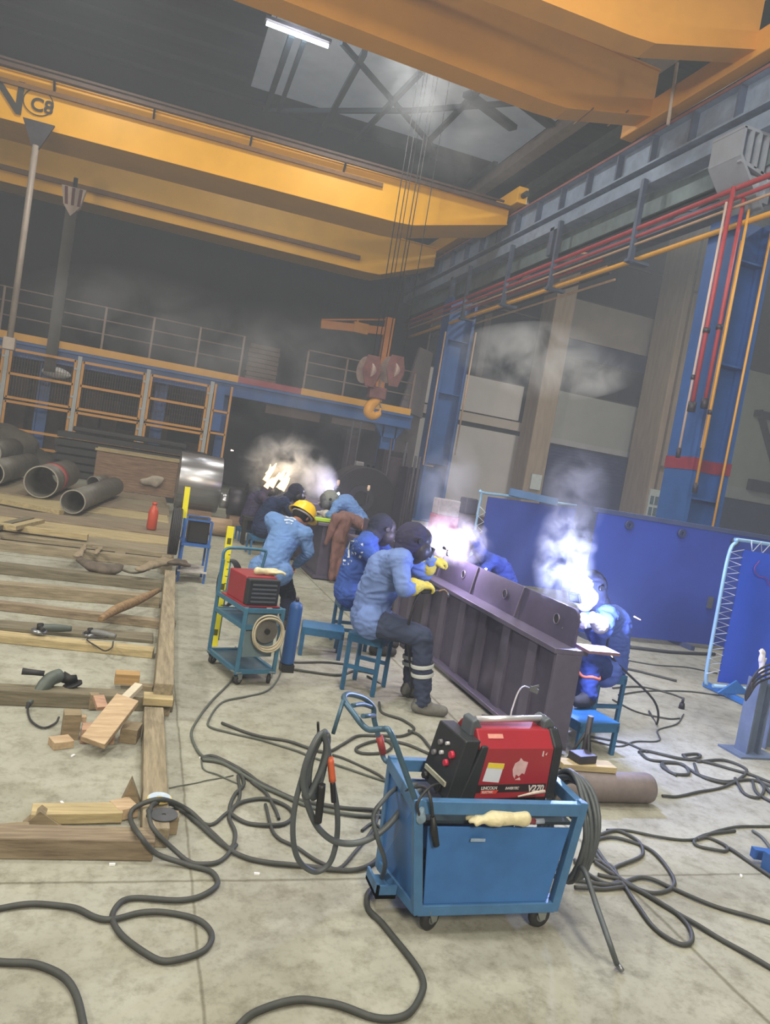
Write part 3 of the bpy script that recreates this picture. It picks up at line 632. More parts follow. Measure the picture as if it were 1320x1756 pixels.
# ================================================================ STOOLS
STB = mat('stool_blue', hexc('2f6a96'), .45, .1, .3, 6, grit=.3)
def stool(x, y, rz, w_, d, h, label):
    t = thing('steel_stool', label, 'stool', (x, y, 0)); M = Matrix.Rotation(rz, 3, 'Z'); T = lambda a, b_, c: Vector((x, y, 0))+M @ Vector((a, b_, c))
    part('seat', MB().obox(T(0, 0, h-.012), (w_, d, .024), M), STB, t, .004)
    b = MB()
    for s in (-1, 1): b.obox(T(s*(w_/2-.012), 0, h-.045), (.024, d, .045), M); b.obox(T(0, s*(d/2-.012), h-.045), (w_, .024, .045), M)
    part('apron', b, STB, t)
    for a in (-1, 1):
        for c in (-1, 1): part('leg', MB().bar(T(a*(w_/2-.016), c*(d/2-.016), 0), T(a*(w_/2-.016), c*(d/2-.016), h-.02), .03, .03), STB, t, .003)
    if h > .3:
        for c in (-1, 1): part('stretcher', MB().bar(T(-(w_/2-.016), c*(d/2-.016), h*.42), T((w_/2-.016), c*(d/2-.016), h*.42), .022, .028), STB, t)
    return t
stool(1.79, 5.33, math.radians(-33), .27, .34, .44, 'blue steel stool under the nearest seated welder')
stool(1.63, 6.18, math.radians(-12), .36, .27, .25, 'low blue steel step stool left of the seated welders')
stool(1.98, 6.55, math.radians(-5), .30, .34, .42, 'blue steel stool under the welder with the printed back')
stool(3.10, 4.36, math.radians(8), .34, .30, .23, 'low blue step stool at the near right corner of the girder')
stool(3.52, 4.88, math.radians(6), .28, .30, .42, 'blue steel stool under the brightly lit welder')

# ================================================================ FRONT CART WITH WELDING SET
CB = mat('cart_blue', hexc('3c74b8'), .42, .05, .25, 3, grit=.25); CBD = mat('cart_frame_blue', hexc('4c7cac'), .42, .1, .25, 4, grit=.3)
def CC(u, v, z):
    k = (z-.1)/.4; x = (1.17+(.575)*u)*(1-k)+(1.10+.69*u)*k - .05*v*(1-k)+.02*v*k
    return Vector((x, 2.44+v*(.30+.06*k), z))
t = thing('welding_cart', 'blue steel welding cart on casters in the foreground, carrying the red welding set', 'cart', (1.45, 2.6, 0))
for u, v in ((0, 0), (1, 0), (1, 1), (0, 1)):
    part('corner_post', MB().bar(CC(u, v, .09), CC(u, v, .53), .035, .035, (0, 1, 0)), CBD, t, .003)
for z, hh in ((.105, .04), (.50, .05)):
    for (a, c) in (((0, 0), (1, 0)), ((1, 0), (1, 1)), ((1, 1), (0, 1)), ((0, 1), (0, 0))):
        part('frame_rail', MB().bar(CC(*a, z), CC(*c, z), .034, hh), CBD, t, .003)
part('floor_pan', MB().prism([CC(0, 0, .09), CC(1, 0, .09), CC(1, 1, .09), CC(0, 1, .09)], (0, 0, .01)), CBD, t)
fp = part('front_panel', MB().prism([CC(.04, -.02, .125), CC(.93, -.02, .125), CC(.955, -.02, .425), CC(.06, -.02, .425)], (0, .008, 0)), CB, t, .003)
part('paper_label', MB().obox(CC(.36, -.06, .382), (.06, .002, .012)), mat('label_faded', hexc('8fa5c0'), .6, 0, .3, 30), fp)
part('left_panel', MB().prism([CC(-.01, .04, .12), CC(-.01, .96, .12), CC(-.01, .96, .49), CC(-.01, .04, .49)], (.008, 0, 0)), CB, t)
part('rear_panel', MB().prism([CC(.05, 1.0, .12), CC(.95, 1.0, .12), CC(.95, 1.0, .44), CC(.05, 1.0, .44)], (0, .008, 0)), CB, t)
part('shelf', MB().prism([CC(.02, .05, .425), CC(.98, .05, .425), CC(.98, .98, .425), CC(.02, .98, .425)], (0, 0, .012)), mat('shelf_inner_shade', hexc('2a3844'), .6, 0, .4, 8), t)  # dark shelf colour carries the shade inside the cart
part('foot_step', MB().box((1.05, 2.56, .07), (1.13, 2.70, .085)).box((1.05, 2.56, .07), (1.06, 2.70, .12)).box((1.05, 2.56, .07), (1.13, 2.57, .12)), CBD, t)
def caster(T_, x, y, yaw, r=.048):
    M = Matrix.Rotation(yaw, 3, 'Z'); a = M @ Vector((0, 1, 0))
    h = part('caster', MB().prism([Vector((x, y, .10))+M @ Vector(q) for q in ((-.03, -.025, 0), (.03, -.025, 0), (-.005+.03, -.025, -.06), (.0, -.025, -.06))], M @ Vector((0, .006, 0)))
             .prism([Vector((x, y, .10))+M @ Vector(q) for q in ((-.03, .02, 0), (.03, .02, 0), (.025, .02, -.06), (.0, .02, -.06))], M @ Vector((0, .006, 0))).obox((x, y, .097), (.075, .07, .008), M), mat('caster_zinc', hexc('9ea4a4'), .4, .6, .3, 8), T_)
    c = Vector((x, y, r))+M @ Vector((.012, 0, 0)); k = r/.042
    part('wheel', MB().lathe(c-a*.014, a, [(.03*k, 0), (.040*k, .003), (.042*k, .009), (.042*k, .019), (.040*k, .025), (.03*k, .028)]), RUB, h)
    part('hub', MB().cone(c-a*.017, c+a*.017, .018*k, n=14), STEEL, h)
caster(t, 1.235, 2.47, .5); caster(t, 1.70, 2.47, .15); caster(t, 1.20, 2.72, 1.0); caster(t, 1.70, 2.72, .3)
HB = mat('handle_tube', hexc('4d6c82'), .4, .3, .3, 6, grit=.3)
f = lambda *a: AY(a[0], a[1], a[2])
hp = [CC(0, 0, .50), f(690, 1310, 2.44), f(669, 1256, 2.44), f(655, 1250, 2.47), f(629, 1250, 2.5), f(605, 1222, 2.56), f(590, 1200, 2.62), f(594, 1191, 2.68), f(608, 1192, 2.75), f(626, 1199, 2.82), f(640, 1214, 2.85), f(641, 1232, 2.85), f(648, 1260, 2.85), f(658, 1300, 2.85), CC(0, 1, .50)]
part('handle', MB().tube(cr(hp, 5), .011, 10), HB, t)
part('handle_crossbar', MB().tube(cr([f(604, 1210, 2.6), f(622, 1208, 2.75), f(638, 1213, 2.85)], 4), .009, 8), HB, t); part('handle_crossbar', MB().cone(f(622, 1228, 2.5), f(642, 1227, 2.85), .009, n=8), HB, t)
part('hook_rod', MB().tube([f(589, 1200, 2.6), f(578, 1235, 2.6), f(571, 1258, 2.6)], .008, 8), HB, t)
part('tape_wrap', MB().cone(f(650, 1262, 2.85), f(657, 1292, 2.85), .015, n=10), mat('tape_red', hexc('9c3b3c'), .5, 0, .4, 40), t, label='red tape wrapped on the handle')
# --- welding set (local frame: x along its side, y to the back, z up)
WR = math.radians(6); WM = Matrix.Rotation(WR, 3, 'Z'); WO = Vector((1.315, 2.535, .478))
def wt(x, y, z): return WO + WM @ Vector((x, y, z))
t = thing('welding_set', 'red and black portable welding set standing on the front blue cart', 'welding machine', wt(.2, .1, 0))
def wpr(poly, y0, y1): # polygon in x-z extruded over y
    b = MB(); b.prism([wt(x, y0, z) for x, z in poly], WM @ Vector((0, y1-y0, 0))); return b
RW = mat('welder_red', hexc('93242f'), .36, 0, .12, 5, spec=.5)
sx = .43
# cross-section across the width with bevelled top shoulder, run along x
def wsec(x0, x1, sec, sl=0.0):
    b = MB(); n = len(sec); vs = [wt(x0+sl*(z), y, z) for y, z in sec]+[wt(x1, y, z) for y, z in sec]
    b.add(vs, [tuple(reversed(range(n))), tuple(range(n, 2*n))]+[(i, (i+1) % n, n+(i+1) % n, n+i) for i in range(n)]); return b
sec = [(0, 0), (0, .205), (.05, .265), (.17, .265), (.22, .205), (.22, 0)]
part('case', wsec(.05, .405, sec), RW, t, .006)
for q_ in (.04, .36): part('foot', wpr([(q_, -.042), (q_+.05, -.042), (q_+.05, 0), (q_, 0)], .01, .21), BLK, t)
secb = [(-.006, -.002), (-.006, .212), (.046, .272), (.174, .272), (.226, .212), (.226, -.002)]
BP = mat('welder_black', hexc('23272d'), .5, 0, .2, 12, spec=.4)
part('rear_bumper', wsec(.395, .44, secb), BP, t, .008)
part('front_bumper', wpr([(-.012, -.002), (.06, -.002), (.085, .215), (.055, .215)], -.006, .226), BP, t, .006)
fpn = part('control_panel', MB().prism([wt(-.065, 0, .0), wt(-.065, .22, .0), wt(-.02, .22, .235), (wt(-.02, 0, .235))], WM @ Vector((.07, 0, .0))), BP, t, .006)
nrm = (wt(-.065, .1, 0)-wt(-.02, .1, .235)); 
def pan(y, z, d=0.0): return wt(-.066-d+ .045*z/.235, y, z)
for i, (y, z, r, m) in enumerate([(.05, .16, .016, 'r'), (.07, .12, .014, 'r'), (.15, .17, .012, 'g'), (.17, .12, .012, 'g'), (.12, .14, .009, 'w'), (.10, .185, .008, 'w')]):
    mm = {'r': mat('knob_red', hexc('c02844'), .4), 'g': mat('knob_grey', hexc('6a6a70'), .4), 'w': mat('knob_white', hexc('b9b9be'), .4)}[m]
    part('knob', MB().cone(pan(y, z), pan(y, z, .014), r, r*.85, n=14), mm, fpn)
part('output_bar', MB().bar(pan(.03, .05, .003), pan(.20, .05, .003), .008, .018), mat('bar_pale', hexc('a9aa98'), .5, 0, .2, 20), fpn)
for y in (.06, .17): part('socket', MB().cone(pan(y, .025), pan(y, .025, .02), .014, n=14), BLK, fpn)
# handle
part('handle_post', wpr([(.03, .20), (.085, .20), (.085, .262), (.058, .30), (.035, .29)], .06, .14), mat('handle_grey', hexc('4f565e'), .45, 0, .15, 8), t, .006)
part('handle_post', wpr([(.375, .24), (.445, .20), (.43, .285), (.40, .31), (.375, .295)], .06, .14), mat('handle_grey', (0, 0, 0)), t, .006)
part('handle_grip', MB().cone(wt(.07, .10, .285), wt(.385, .10, .293), .013, n=16), mat('grip_silver', hexc('c9c9cf'), .28, .5, .1, 8), t)
# decals on the camera side
def dec(poly, m, nm, d=-.0015, par=t, label=None): return part(nm, MB().prism([wt(x, d, z) for x, z in poly], WM @ Vector((0, .001, 0))), m, par, label=label)
dec([(.085, .075), (.16, .068), (.172, .145), (.098, .150)], mat('sticker_white', hexc('c8cedb'), .5, 0, .08, 10), 'warning_sticker')
dec([(.095, .13), (.17, .124), (.172, .145), (.098, .150)], mat('sticker_yellow', hexc('d4bf3c'), .5, 0, .1, 10), 'sticker_header', -.0028)
dec([(.215, .12), (.222, .095), (.232, .082), (.235, .10), (.25, .092), (.262, .105), (.275, .10), (.283, .15), (.26, .155), (.245, .168), (.24, .155), (.222, .145)], mat('torn_decal', hexc('c9a8ac'), .6, 0, .2, 30), 'torn_decal')
dec([(.255, .088), (.235, .078), (.262, .076)], mat('torn_decal', (0, 0, 0)), 'torn_decal', label='scrap of torn white decal')
dec([(.06, .028), (.39, .028), (.39, .060), (.06, .060)], mat('decal_band', hexc('2a2024'), .5, 0, .2, 10), 'name_band')
dec([(.085, .024), (.155, .024), (.165, .038), (.085, .038)], mat('decal_red', hexc('c8483c'), .5, 0, .1, 10), 'name_plate', -.0028)
LW = mat('lettering_white', hexc('c8c0c0'), .5, 0, .05, 20)
def wtext(s, size, x, z, sh=0.0, bold=.0004, m=LW): text_part('lettering', s, size, wt(x, -.0035, z), WM @ Vector((1, 0, 0)), (0, 0, 1), m, t, .0004, bold, None, sh)
wtext('V270', .036, .302, .030, .15, .0012); wtext('INVERTEC', .014, .195, .040, .2, .0004); wtext('LINCOLN', .017, .083, .042, 0, .0005); wtext('ELECTRIC', .0115, .090, .0275, 0, .0003)
dec([(.345, .175), (.352, .172), (.351, .196), (.346, .194)], LW, 'scratch'); dec([(.36, .18), (.366, .178), (.368, .19)], LW, 'scratch')
part('top_decal', MB().obox(wt(.13, .03, .2435), (.07, .018, .001), WM @ Matrix.Rotation(math.radians(50), 3, 'X')), mat('sticker_faded', hexc('c98c80'), .5, 0, .2, 40), t)
# items on the cart: white work gloves, brush, torch nozzle
WG = mat('glove_cream', hexc('cfc5a0'), .85, 0, .25, 30, bump=.3)
def remesh(name, mb, vox, m, parent=None, smooth=2, **kw):
    me = mb.mesh('tmp', m); o = bpy.data.objects.new('tmp', me); COL.objects.link(o)
    r = o.modifiers.new('r', 'REMESH'); r.mode = 'VOXEL'; r.voxel_size = vox; r.use_smooth_shade = True
    if smooth: s_ = o.modifiers.new('s', 'SMOOTH'); s_.factor = .6; s_.iterations = smooth
    bpy.context.view_layer.update()
    m2 = bpy.data.meshes.new_from_object(o.evaluated_get(bpy.context.evaluated_depsgraph_get())); bpy.data.objects.remove(o)
    out = MB(); out.v = [v.co.copy() for v in m2.vertices]; out.f = [list(p.vertices) for p in m2.polygons]; out.mi = [0]*len(out.f); out.sm = [True]*len(out.f)
    bpy.data.meshes.remove(m2); return out
def rcone(mb, a, b, r0, r1=None, n=12):
    r1 = r0 if r1 is None else r1; mb.cone(a, b, r0, r1, n); mb.sph(a, r0, nu=n, nv=8); mb.sph(b, r1, nu=n, nv=8); return mb
def glove(o, ang, k=1.0, tilt=0.0):
    # a limp work glove lying along ang
    M = Matrix.Rotation(ang, 3, 'Z') @ Matrix.Rotation(tilt, 3, 'Y'); P = lambda x, y, z: Vector(o)+M @ Vector((x*k, y*k, z*k))
    b = MB(); rcone(b, P(0, 0, 0), P(.07, 0, 0), .026*k, .030*k); rcone(b, P(.05, .02, 0), P(.09, .018, .004), .022*k); rcone(b, P(-.06, 0, .0), P(0, 0, 0), .030*k, .022*k)
    for i, (y, l) in enumerate(((-.028, .055), (-.010, .068), (.009, .065), (.026, .05))): rcone(b, P(.08, y, 0), P(.09+l*.6, y*1.15, .004), .0105*k); rcone(b, P(.09+l*.6, y*1.15, .004), P(.09+l, y*1.2, -.008), .010*k, .009*k)
    rcone(b, P(.03, -.03, 0), P(.07, -.055, .004), .012*k, .010*k); return b
gg = glove(AY(872, 1403, 2.425), math.radians(180), 1.05); gm = remesh('g', gg, .006, WG); solo('work_glove', gm, WG, 'cream work glove draped over the front rail of the blue cart', 'glove')
tor = thing('marker_tube', 'grey and red capped tube sticking out of the cream glove on the front cart', 'tube', AY(905, 1408, 2.44))
part('barrel', MB().cone(AY(898, 1406, 2.45), AY(916, 1409, 2.45), .012, n=14), mat('tube_red', hexc('8a4048'), .5), tor); part('cap', MB().cone(AY(914, 1409, 2.45), AY(932, 1408, 2.45), .010, n=14), mat('tube_cap', hexc('9eaabc'), .4), tor)
solo('electrode', MB().tube([AY(888, 1366, 2.5), AY(915, 1360, 2.5), AY(934, 1357, 2.5)], .005, 6, rs=[.003, .006, .007]), mat('electrode_pale', hexc('b9aca0'), .7, 0, .2, 40), 'pale tapered chip of wood on the top rail of the front cart', 'chip')
b = MB()
for i in range(4): b.sph(AY(960+i*7, 1391+i*1.5+(i % 2)*3, 2.6), .016, (1, .8, 1), nu=10, nv=8)
solo('brass_fitting', b, mat('brass_dull', hexc('6b5640'), .5, .5, .4, 20), 'dull brown threaded fitting lying inside the right end of the front cart', 'fitting')
# electrode holder hanging at the left front corner
t = thing('electrode_holder', 'dark electrode holder hanging on its lead from the top left corner of the front cart', 'torch', AY(742, 1440, 2.41))
part('grip', MB().tube([AY(742, 1400, 2.41), AY(744, 1425, 2.41), AY(748, 1450, 2.41)], .014, 10, rs=[.010, .014, .012]), BLK, t)
part('lead', MB().tube(cr([AY(742, 1402, 2.41), AY(738, 1370, 2.40), AY(728, 1350, 2.45), AY(705, 1352, 2.5), AY(690, 1362, 2.6)], 6), .006, 8), RUB, t)
part('lead', MB().tube(cr([AY(722, 1408, 2.42), AY(716, 1378, 2.40), AY(735, 1352, 2.43), AY(752, 1345, 2.5), AY(748, 1360, 2.52)], 6), .005, 8), RUB, t)
solo('rag', remesh('r', blob(MB(), AY(722, 1398, 2.42), .024, (.8, .7, 1.3), .5, 40), .006, CBD), mat('rag_blue_grey', hexc('7d92a4'), .9, 0, .3, 60), 'small blue grey rag stuffed at the top left corner of the front cart', 'rag')

# ================================================================ SECOND CART with red wire welder
C2M = mat('cart_teal_blue', hexc('3f7390'), .42, .1, .25, 4, grit=.3)
t = thing('welding_cart', 'teal blue two-shelf cart with a tall handle beside the timber mat', 'cart', (.88, 5.45, 0))
RZ = math.radians(17); M2 = Matrix.Rotation(RZ, 3, 'Z'); O2 = Vector((.80, 5.18, 0))
def c2(x, y, z): return O2 + M2 @ Vector((x, y, z))
W2, D2 = .29, .52
for x, y, z1 in ((0, 0, .56), (W2, 0, .56), (W2, D2, .56), (0, D2, .80)):
    part('corner_post', MB().bar(c2(x, y, .08), c2(x, y, z1), .028, .028), C2M, t, .003)
for z in (.10, .42, .54):
    for a, c in (((0, 0), (W2, 0)), ((W2, 0), (W2, D2)), ((W2, D2), (0, D2)), ((0, D2), (0, 0))):
        if z == .42 and a == (W2, 0): continue
        part('frame_rail', MB().bar(c2(*a, z), c2(*c, z), .024, .03), C2M, t)
part('lower_tray', MB().prism([c2(0, 0, .09), c2(W2, 0, .09), c2(W2, D2, .09), c2(0, D2, .09)], (0, 0, .012)), mat('tray_dark_teal', hexc('2f4d5c'), .5, .1, .3, 4), t)
part('upper_shelf', MB().prism([c2(0, 0, .42), c2(W2, 0, .42), c2(W2, D2, .42), c2(0, D2, .42)], (0, 0, .012)), C2M, t)
part('rear_panel', MB().prism([c2(.03, .02, .2), c2(W2-.03, .02, .2), c2(W2-.03, .02, .53), c2(.03, .02, .53)], (0, .01, 0)), mat('panel_grey_teal', hexc('6b7f88'), .5, .1, .2, 5), t)
part('handle', MB().tube(cr([c2(0, D2, .78), c2(.0, D2, .86), c2(.06, D2, .89), c2(W2+.02, D2, .89), c2(W2+.05, D2, .84), c2(W2, D2, .56)], 5), .012, 8), C2M, t)
for x, y in ((.02, .02), (W2-.02, .02), (.02, D2-.02), (W2-.02, D2-.02)):
    p = c2(x, y, 0); caster(t, p.x, p.y, .6+x*3, .035)
t = thing('welding_set', 'red and black wire-feed welding set on the teal blue cart by the timber mat', 'welding machine', c2(.14, .26, .55))
def wb(x0, x1, y0, y1, z0, z1): b = MB(); b.prism([c2(x0, y0, z0), c2(x1, y0, z0), c2(x1, y1, z0), c2(x0, y1, z0)], (0, 0, z1-z0)); return b
part('case', wb(.02, .27, .12, .42, .56, .76), mat('welder_red_dark', hexc('8c2a33'), .4, 0, .2, 6), t, .01)
part('front_panel', wb(.02, .27, .06, .12, .56, .75), BP, t, .01)
for k in range(5): part('vent', wb(.05, .24, .05, .061, .585+k*.03, .597+k*.03), mat('vent_grey', hexc('50545c'), .5), t)
part('rating_label', wb(.265, .2725, .13, .19, .66, .74), mat('label_green_white', hexc('a9c4b4'), .6, 0, .3, 20), t)
part('base_plate', wb(.0, .28, .04, .46, .555, .562), mat('welder_red_dark', (0, 0, 0)), t)
gm = remesh('g', glove(c2(.20, .20, .785), math.radians(15), 1.0), .007, WG); solo('work_glove', gm, WG, 'cream work glove on top of the red wire-feed welding set', 'glove')
t = thing('wire_spool', 'round coil of pale cable hanging on the near end of the teal blue cart', 'cable coil', c2(.19, -.05, .2))
for k in range(5):
    cc = c2(.17, -.04-.008*k, .40); part('cable_turn', MB().tube([cc+Vector(((.098+.006*(k % 3))*math.cos(a*PI/14), .01*math.sin(a*.7), (.115+.008*(k % 3))*math.sin(a*PI/14)-.004*k)) for a in range(28)], .007, 6, True), mat('cable_pale', hexc('a59c86'), .7, 0, .2, 20), t)
part('hub_disc', MB().cone(c2(.17, .0, .40), c2(.17, -.03, .40), .085, n=24), mat('spool_grey', hexc('6d6a66'), .5, .2, .3, 10), t); part('hub', MB().cone(c2(.17, -.02, .40), c2(.17, -.045, .40), .02, n=14), BLK, t)
t = thing('gas_cylinder', 'small blue gas bottle standing behind the teal blue cart', 'gas bottle', (1.26, 5.72, 0))
x, y = 1.245, 5.62
part('body', MB().lathe((x, y, .06), (0, 0, 1), [(.045, 0), (.052, .01), (.052, .44), (.045, .47), (.02, .49)], 20), BLU, t); part('valve', MB().cone((x, y, .54), (x, y, .58), .015), DSTEEL, t)
part('stand', MB().box((x-.05, y-.05, 0), (x+.05, y+.05, .06)), BLK, t)
# yellow measuring staff
t = thing('spirit_level', 'long bright yellow spirit level leaning behind the red wire-feed set', 'level', G(370, 1100))
a = AY(366, 1108, 6.0); c = AY(396, 903, 6.05); 
part('body', MB().bar(a, c, .055, .03, (0, 1, 0)), mat('level_yellow', hexc('d8cf1e'), .45, 0, .1, 5), t, .003)
for k in (.12, .5, .88): p = a.lerp(c, k); part('vial', MB().obox(p+V(0, -.014, 0), (.03, .006, .05)), mat('vial_dark', hexc('5a5a20'), .3), t)
for k in range(9): p = a.lerp(c, .35+k*.06); part('graduation', MB().obox(p+V(.018, -.016, 0), (.018, .003, .004)), BLK, t)
t = thing('cable_reel', 'black cable loops hanging on a tall post behind the yellow spirit level', 'cable coil', (1.05, 6.25, .3))
cc = AY(376, 1000, 6.35)
for k in range(4): part('cable_turn', MB().tube([cc+V(.06+.01*k+(.075+.008*k)*math.cos(a_*PI/14), .02*k, .20*math.sin(a_*PI/14)) for a_ in range(28)], .010, 6, True), RUB, t)
part('hanger', MB().cone((cc.x+.06, 6.36, 0), (cc.x+.06, 6.36, cc.z+.2), .012), C2M, t)
# small blue stand with black feeder further back
t = thing('wire_feeder_stand', 'small blue stand with a black wire feeder and cable reel at the mat edge', 'stand', (.75, 8.6, 0))
def F3(px, py): return AY(px, py, 8.9)
pts = [F3(306, 872), F3(306, 955), F3(345, 955), F3(350, 880)]
x0, x1, zt = .62, .92, 1.0
a = F3(308, 960); c = F3(350, 975); x0, x1 = a.x, c.x
for x in (x0, x1):
    for y in (8.75, 9.15): part('leg', MB().bar((x, y, 0), (x, y, .72), .025, .025), BLU, t)
part('shelf', MB().box((x0-.02, 8.72, .42), (x1+.02, 9.18, .45)), BLU, t); part('lower_shelf', MB().box((x0-.02, 8.72, .12), (x1+.02, 9.18, .14)), mat('tray_pale', hexc('b8b4b0'), .6, 0, .3, 12), t)
part('top_rail', MB().bar((x0, 8.75, .72), (x1, 8.75, .72), .02, .02), BLU, t); part('top_rail', MB().bar((x0, 9.15, .72), (x1, 9.15, .72), .02, .02), BLU, t)
t2 = thing('wire_feeder', 'black wire feeder with a yellow side strip on the small blue stand', 'wire feeder', ((x0+x1)/2, 8.95, .45))
part('case', MB().box((x0+.04, 8.78, .455), (x1-.02, 9.12, .72)), BLK, t2, .01)
part('side_strip', MB().bar(AY(315, 888, 8.85), AY(322, 835, 8.85), .06, .02, (0, 1, 0)), mat('level_yellow', (0, 0, 0)), t2)
t3 = thing('cable_reel', 'dark cable reel hanging on the left of the small blue stand', 'cable coil', (x0-.1, 8.7, .2))
for k in range(5): part('cable_turn', MB().tube([V(x0-.06-.02*k, 8.85+.17*math.cos(a_*PI/12), .55+.26*math.sin(a_*PI/12)) for a_ in range(24)], .014, 6, True), RUB, t3)
# ================================================================ TIMBER MAT on the left
def wood(nm, c, dk=None, axis='x', var=.3):
    st = {'x': (1.2, 14, 14), 'y': (14, 1.2, 14), 'z': (12, 12, 1.5)}[axis]
    return mat(nm+'_'+axis, hexc(c), .8, 0, var, 3.0, bump=.25, stretch=st, detail=6, dark=hexc(dk) if dk else None, grit=.25)
WA = wood('timber_grey', '9c9078', '6f6552'); WBm = wood('timber_pale', 'bcaa80', '8f8262'); WCm = wood('timber_brown', '968870', '67594a'); WY = wood('timber_grey', '9c9078', '6f6552', 'y'); WDk = wood('timber_old', '7d7562', '565040')
def xtimber(l, r, h, d, m, label, xl=-3.6, z=0.0, xr=None):
    A_ = G(*l, z); B_ = G(*r, z); s = (B_.y-A_.y)/(B_.x-A_.x); x1 = xr if xr is not None else B_.x
    ylo = A_.y+s*(xl-A_.x); yhi = B_.y
    b = MB(); n = 6; 
    b.bar((xl, ylo+d/2, z+h/2), (x1, yhi+d/2, z+h/2), d, h)
    return solo('timber_beam', b, m, label, 'timber', 'timbers of the mat', bevel=.006)
xtimber((0, 1474), (262, 1478), .085, .11, WCm, 'foremost timber beam of the mat, lowest in the photo', xl=-1.4)
xtimber((0, 1210), (295, 1222), .09, .12, WDk, 'grey timber beam behind the pile of wood offcuts', xl=-2.2)
xtimber((0, 1103), (262, 1130), .06, .12, WBm, 'pale new timber in front of the two small angle grinders', xl=-2.6)
xtimber((0, 1082), (262, 1104), .03, .22, WDk, 'flat dark board under the two small angle grinders', xl=-2.8)
xtimber((0, 1048), (300, 1082), .07, .10, WCm, 'brown timber just behind the small angle grinders', xl=-3)
xtimber((0, 1022), (272, 1043), .11, .14, WA, 'timber beam crossed by the peeled brown stick', xl=-3)
xtimber((0, 985), (277, 1015), .10, .16, WDk, 'grey timber beam in front of the dark leather gloves', xl=-3.4)
xtimber((0, 945), (277, 975), .11, .14, WA, 'timber beam lying under the dark leather gloves', xl=-3.8)
# right edge rails along Y
def yt(p0, p1, w_, h, m, label):
    A_ = G(*p0, h); B_ = G(*p1, h); b = MB(); b.bar((A_.x, A_.y, h/2), (B_.x, B_.y, h/2), w_, h); return solo('timber_beam', b, m, label, 'timber', 'timbers of the mat', bevel=.006)
yt((268, 1420), (264, 1212), .11, .085, WY, 'short weathered timber rail ending at the grinding discs, near right edge of the mat')
yt((282, 1172), (292, 978), .11, .20, WY, 'tall weathered timber rail on the right edge of the mat beside the teal cart')
yt((286, 968), (285, 866), .12, .12, WY, 'far weathered timber rail on the right edge of the plank deck')
b = MB(); b.bar(G(245, 1203, .09)+V(0, 0, .02), G(295, 1206, .09)+V(0, 0, .02), .12, .04); solo('timber_offcut', b, WBm, 'pale flat offcut on the corner where the rails meet', 'offcut')
# plank deck
random.seed(11)
dk = [(935, 968, WA), (912, 948, WBm), (893, 925, WCm), (873, 905, WA), (858, 888, WBm), (845, 872, WCm), (835, 860, WA), (826, 848, WCm)]
ys = [9.75, 10.45, 11.25, 12.1, 13.0, 14.0, 15.1, 16.3, 17.6]
dl = ['plank beneath the red bottle side of the deck, nearest row', 'pale plank in the second row of the deck', 'brown plank in the third row of the deck, under the red bottle', 'weathered plank under the open ends of the pipes', 'pale plank in the fifth row of the deck under the pipes', 'brown plank in the sixth row of the deck', 'grey plank near the far end of the deck', 'farthest brown plank of the deck in front of the crate']
for i in range(8):
    h = .14+.012*(i % 3); b = MB(); b.bar((-6, (ys[i]+ys[i+1])/2-.05, h-.03), (.5+.03*(i % 2), (ys[i]+ys[i+1])/2, h-.03), ys[i+1]-ys[i]-.06, .06)
    solo('deck_plank', b, dk[i][2], dl[i], 'plank', 'planks of the deck', bevel=.006)
for k, (l, r) in enumerate((((0, 906), (150, 925)), ((0, 850+12), (105, 882)))):
    A_ = G(*l, .17); B_ = G(*r, .17); solo('timber_batten', MB().bar((A_.x-2, A_.y-(B_.y-A_.y)/(B_.x-A_.x)*2, .20), (B_.x, B_.y, .20), .12, .07), WBm, ['pale batten lying at the left edge in front of the pipes', 'pale batten touching the big open pipe at the left'][k], 'batten')
for i in range(5):
    solo('deck_bearer', MB().box((-5.8+i*1.4, 9.6, 0), (-5.68+i*1.4, 17.6, .10)), WCm, 'dark bearer under the plank deck', 'bearer', 'bearers hidden under the deck')
a = G(0, 920, .2); c = G(52, 890, .2); solo('timber_batten', MB().bar(V(a.x-.4, a.y-.5, .19), V(c.x, c.y, .2), .10, .06), WDk, 'grey batten lying at an angle at the left edge of the deck', 'batten', bevel=.004)
# wooden crate at the far end
t = thing('timber_crate', 'long low brown wooden crate at the far end of the plank deck', 'crate', (-.3, 18.2, 0))
x0, x1 = AY(156, 845, 18).x, AY(295, 870, 18).x; WCr = wood('crate_brown', '9a7f68', '6e5848')
part('side_board', MB().box((x0, 18, .12), (x1, 18.06, .95)), WCr, t, .005); part('side_board', MB().box((x0, 18.9, .12), (x1, 18.96, .95)), WCr, t)
part('end_board', MB().box((x0, 18.06, .12), (x0+.06, 18.9, .95)), WCr, t); part('end_board', MB().box((x1-.06, 18.06, .12), (x1, 18.9, .95)), WCr, t)
part('rim', MB().box((x0-.04, 17.96, .95), (x1+.04, 18.1, 1.0)).box((x0-.04, 18.86, .95), (x1+.04, 19, 1.0)), WBm, t)
for k in range(6): part('slot_block', MB().box((x0+.1+k*(x1-x0-.3)/5, 17.98, 0), (x0+.32+k*(x1-x0-.3)/5, 18.9, .12)), BLK, t)
solo('crumpled_film', remesh('f', blob(MB(), AY(262, 825, 17.9)+V(0, 0, 0), .22, (1.2, .3, .6), .8, 6, 20, 12), .03, WHITE), mat('film_pale', hexc('a59a8c'), .6, 0, .3, 8), 'crumpled pale plastic film hanging over the crate side', 'plastic film')
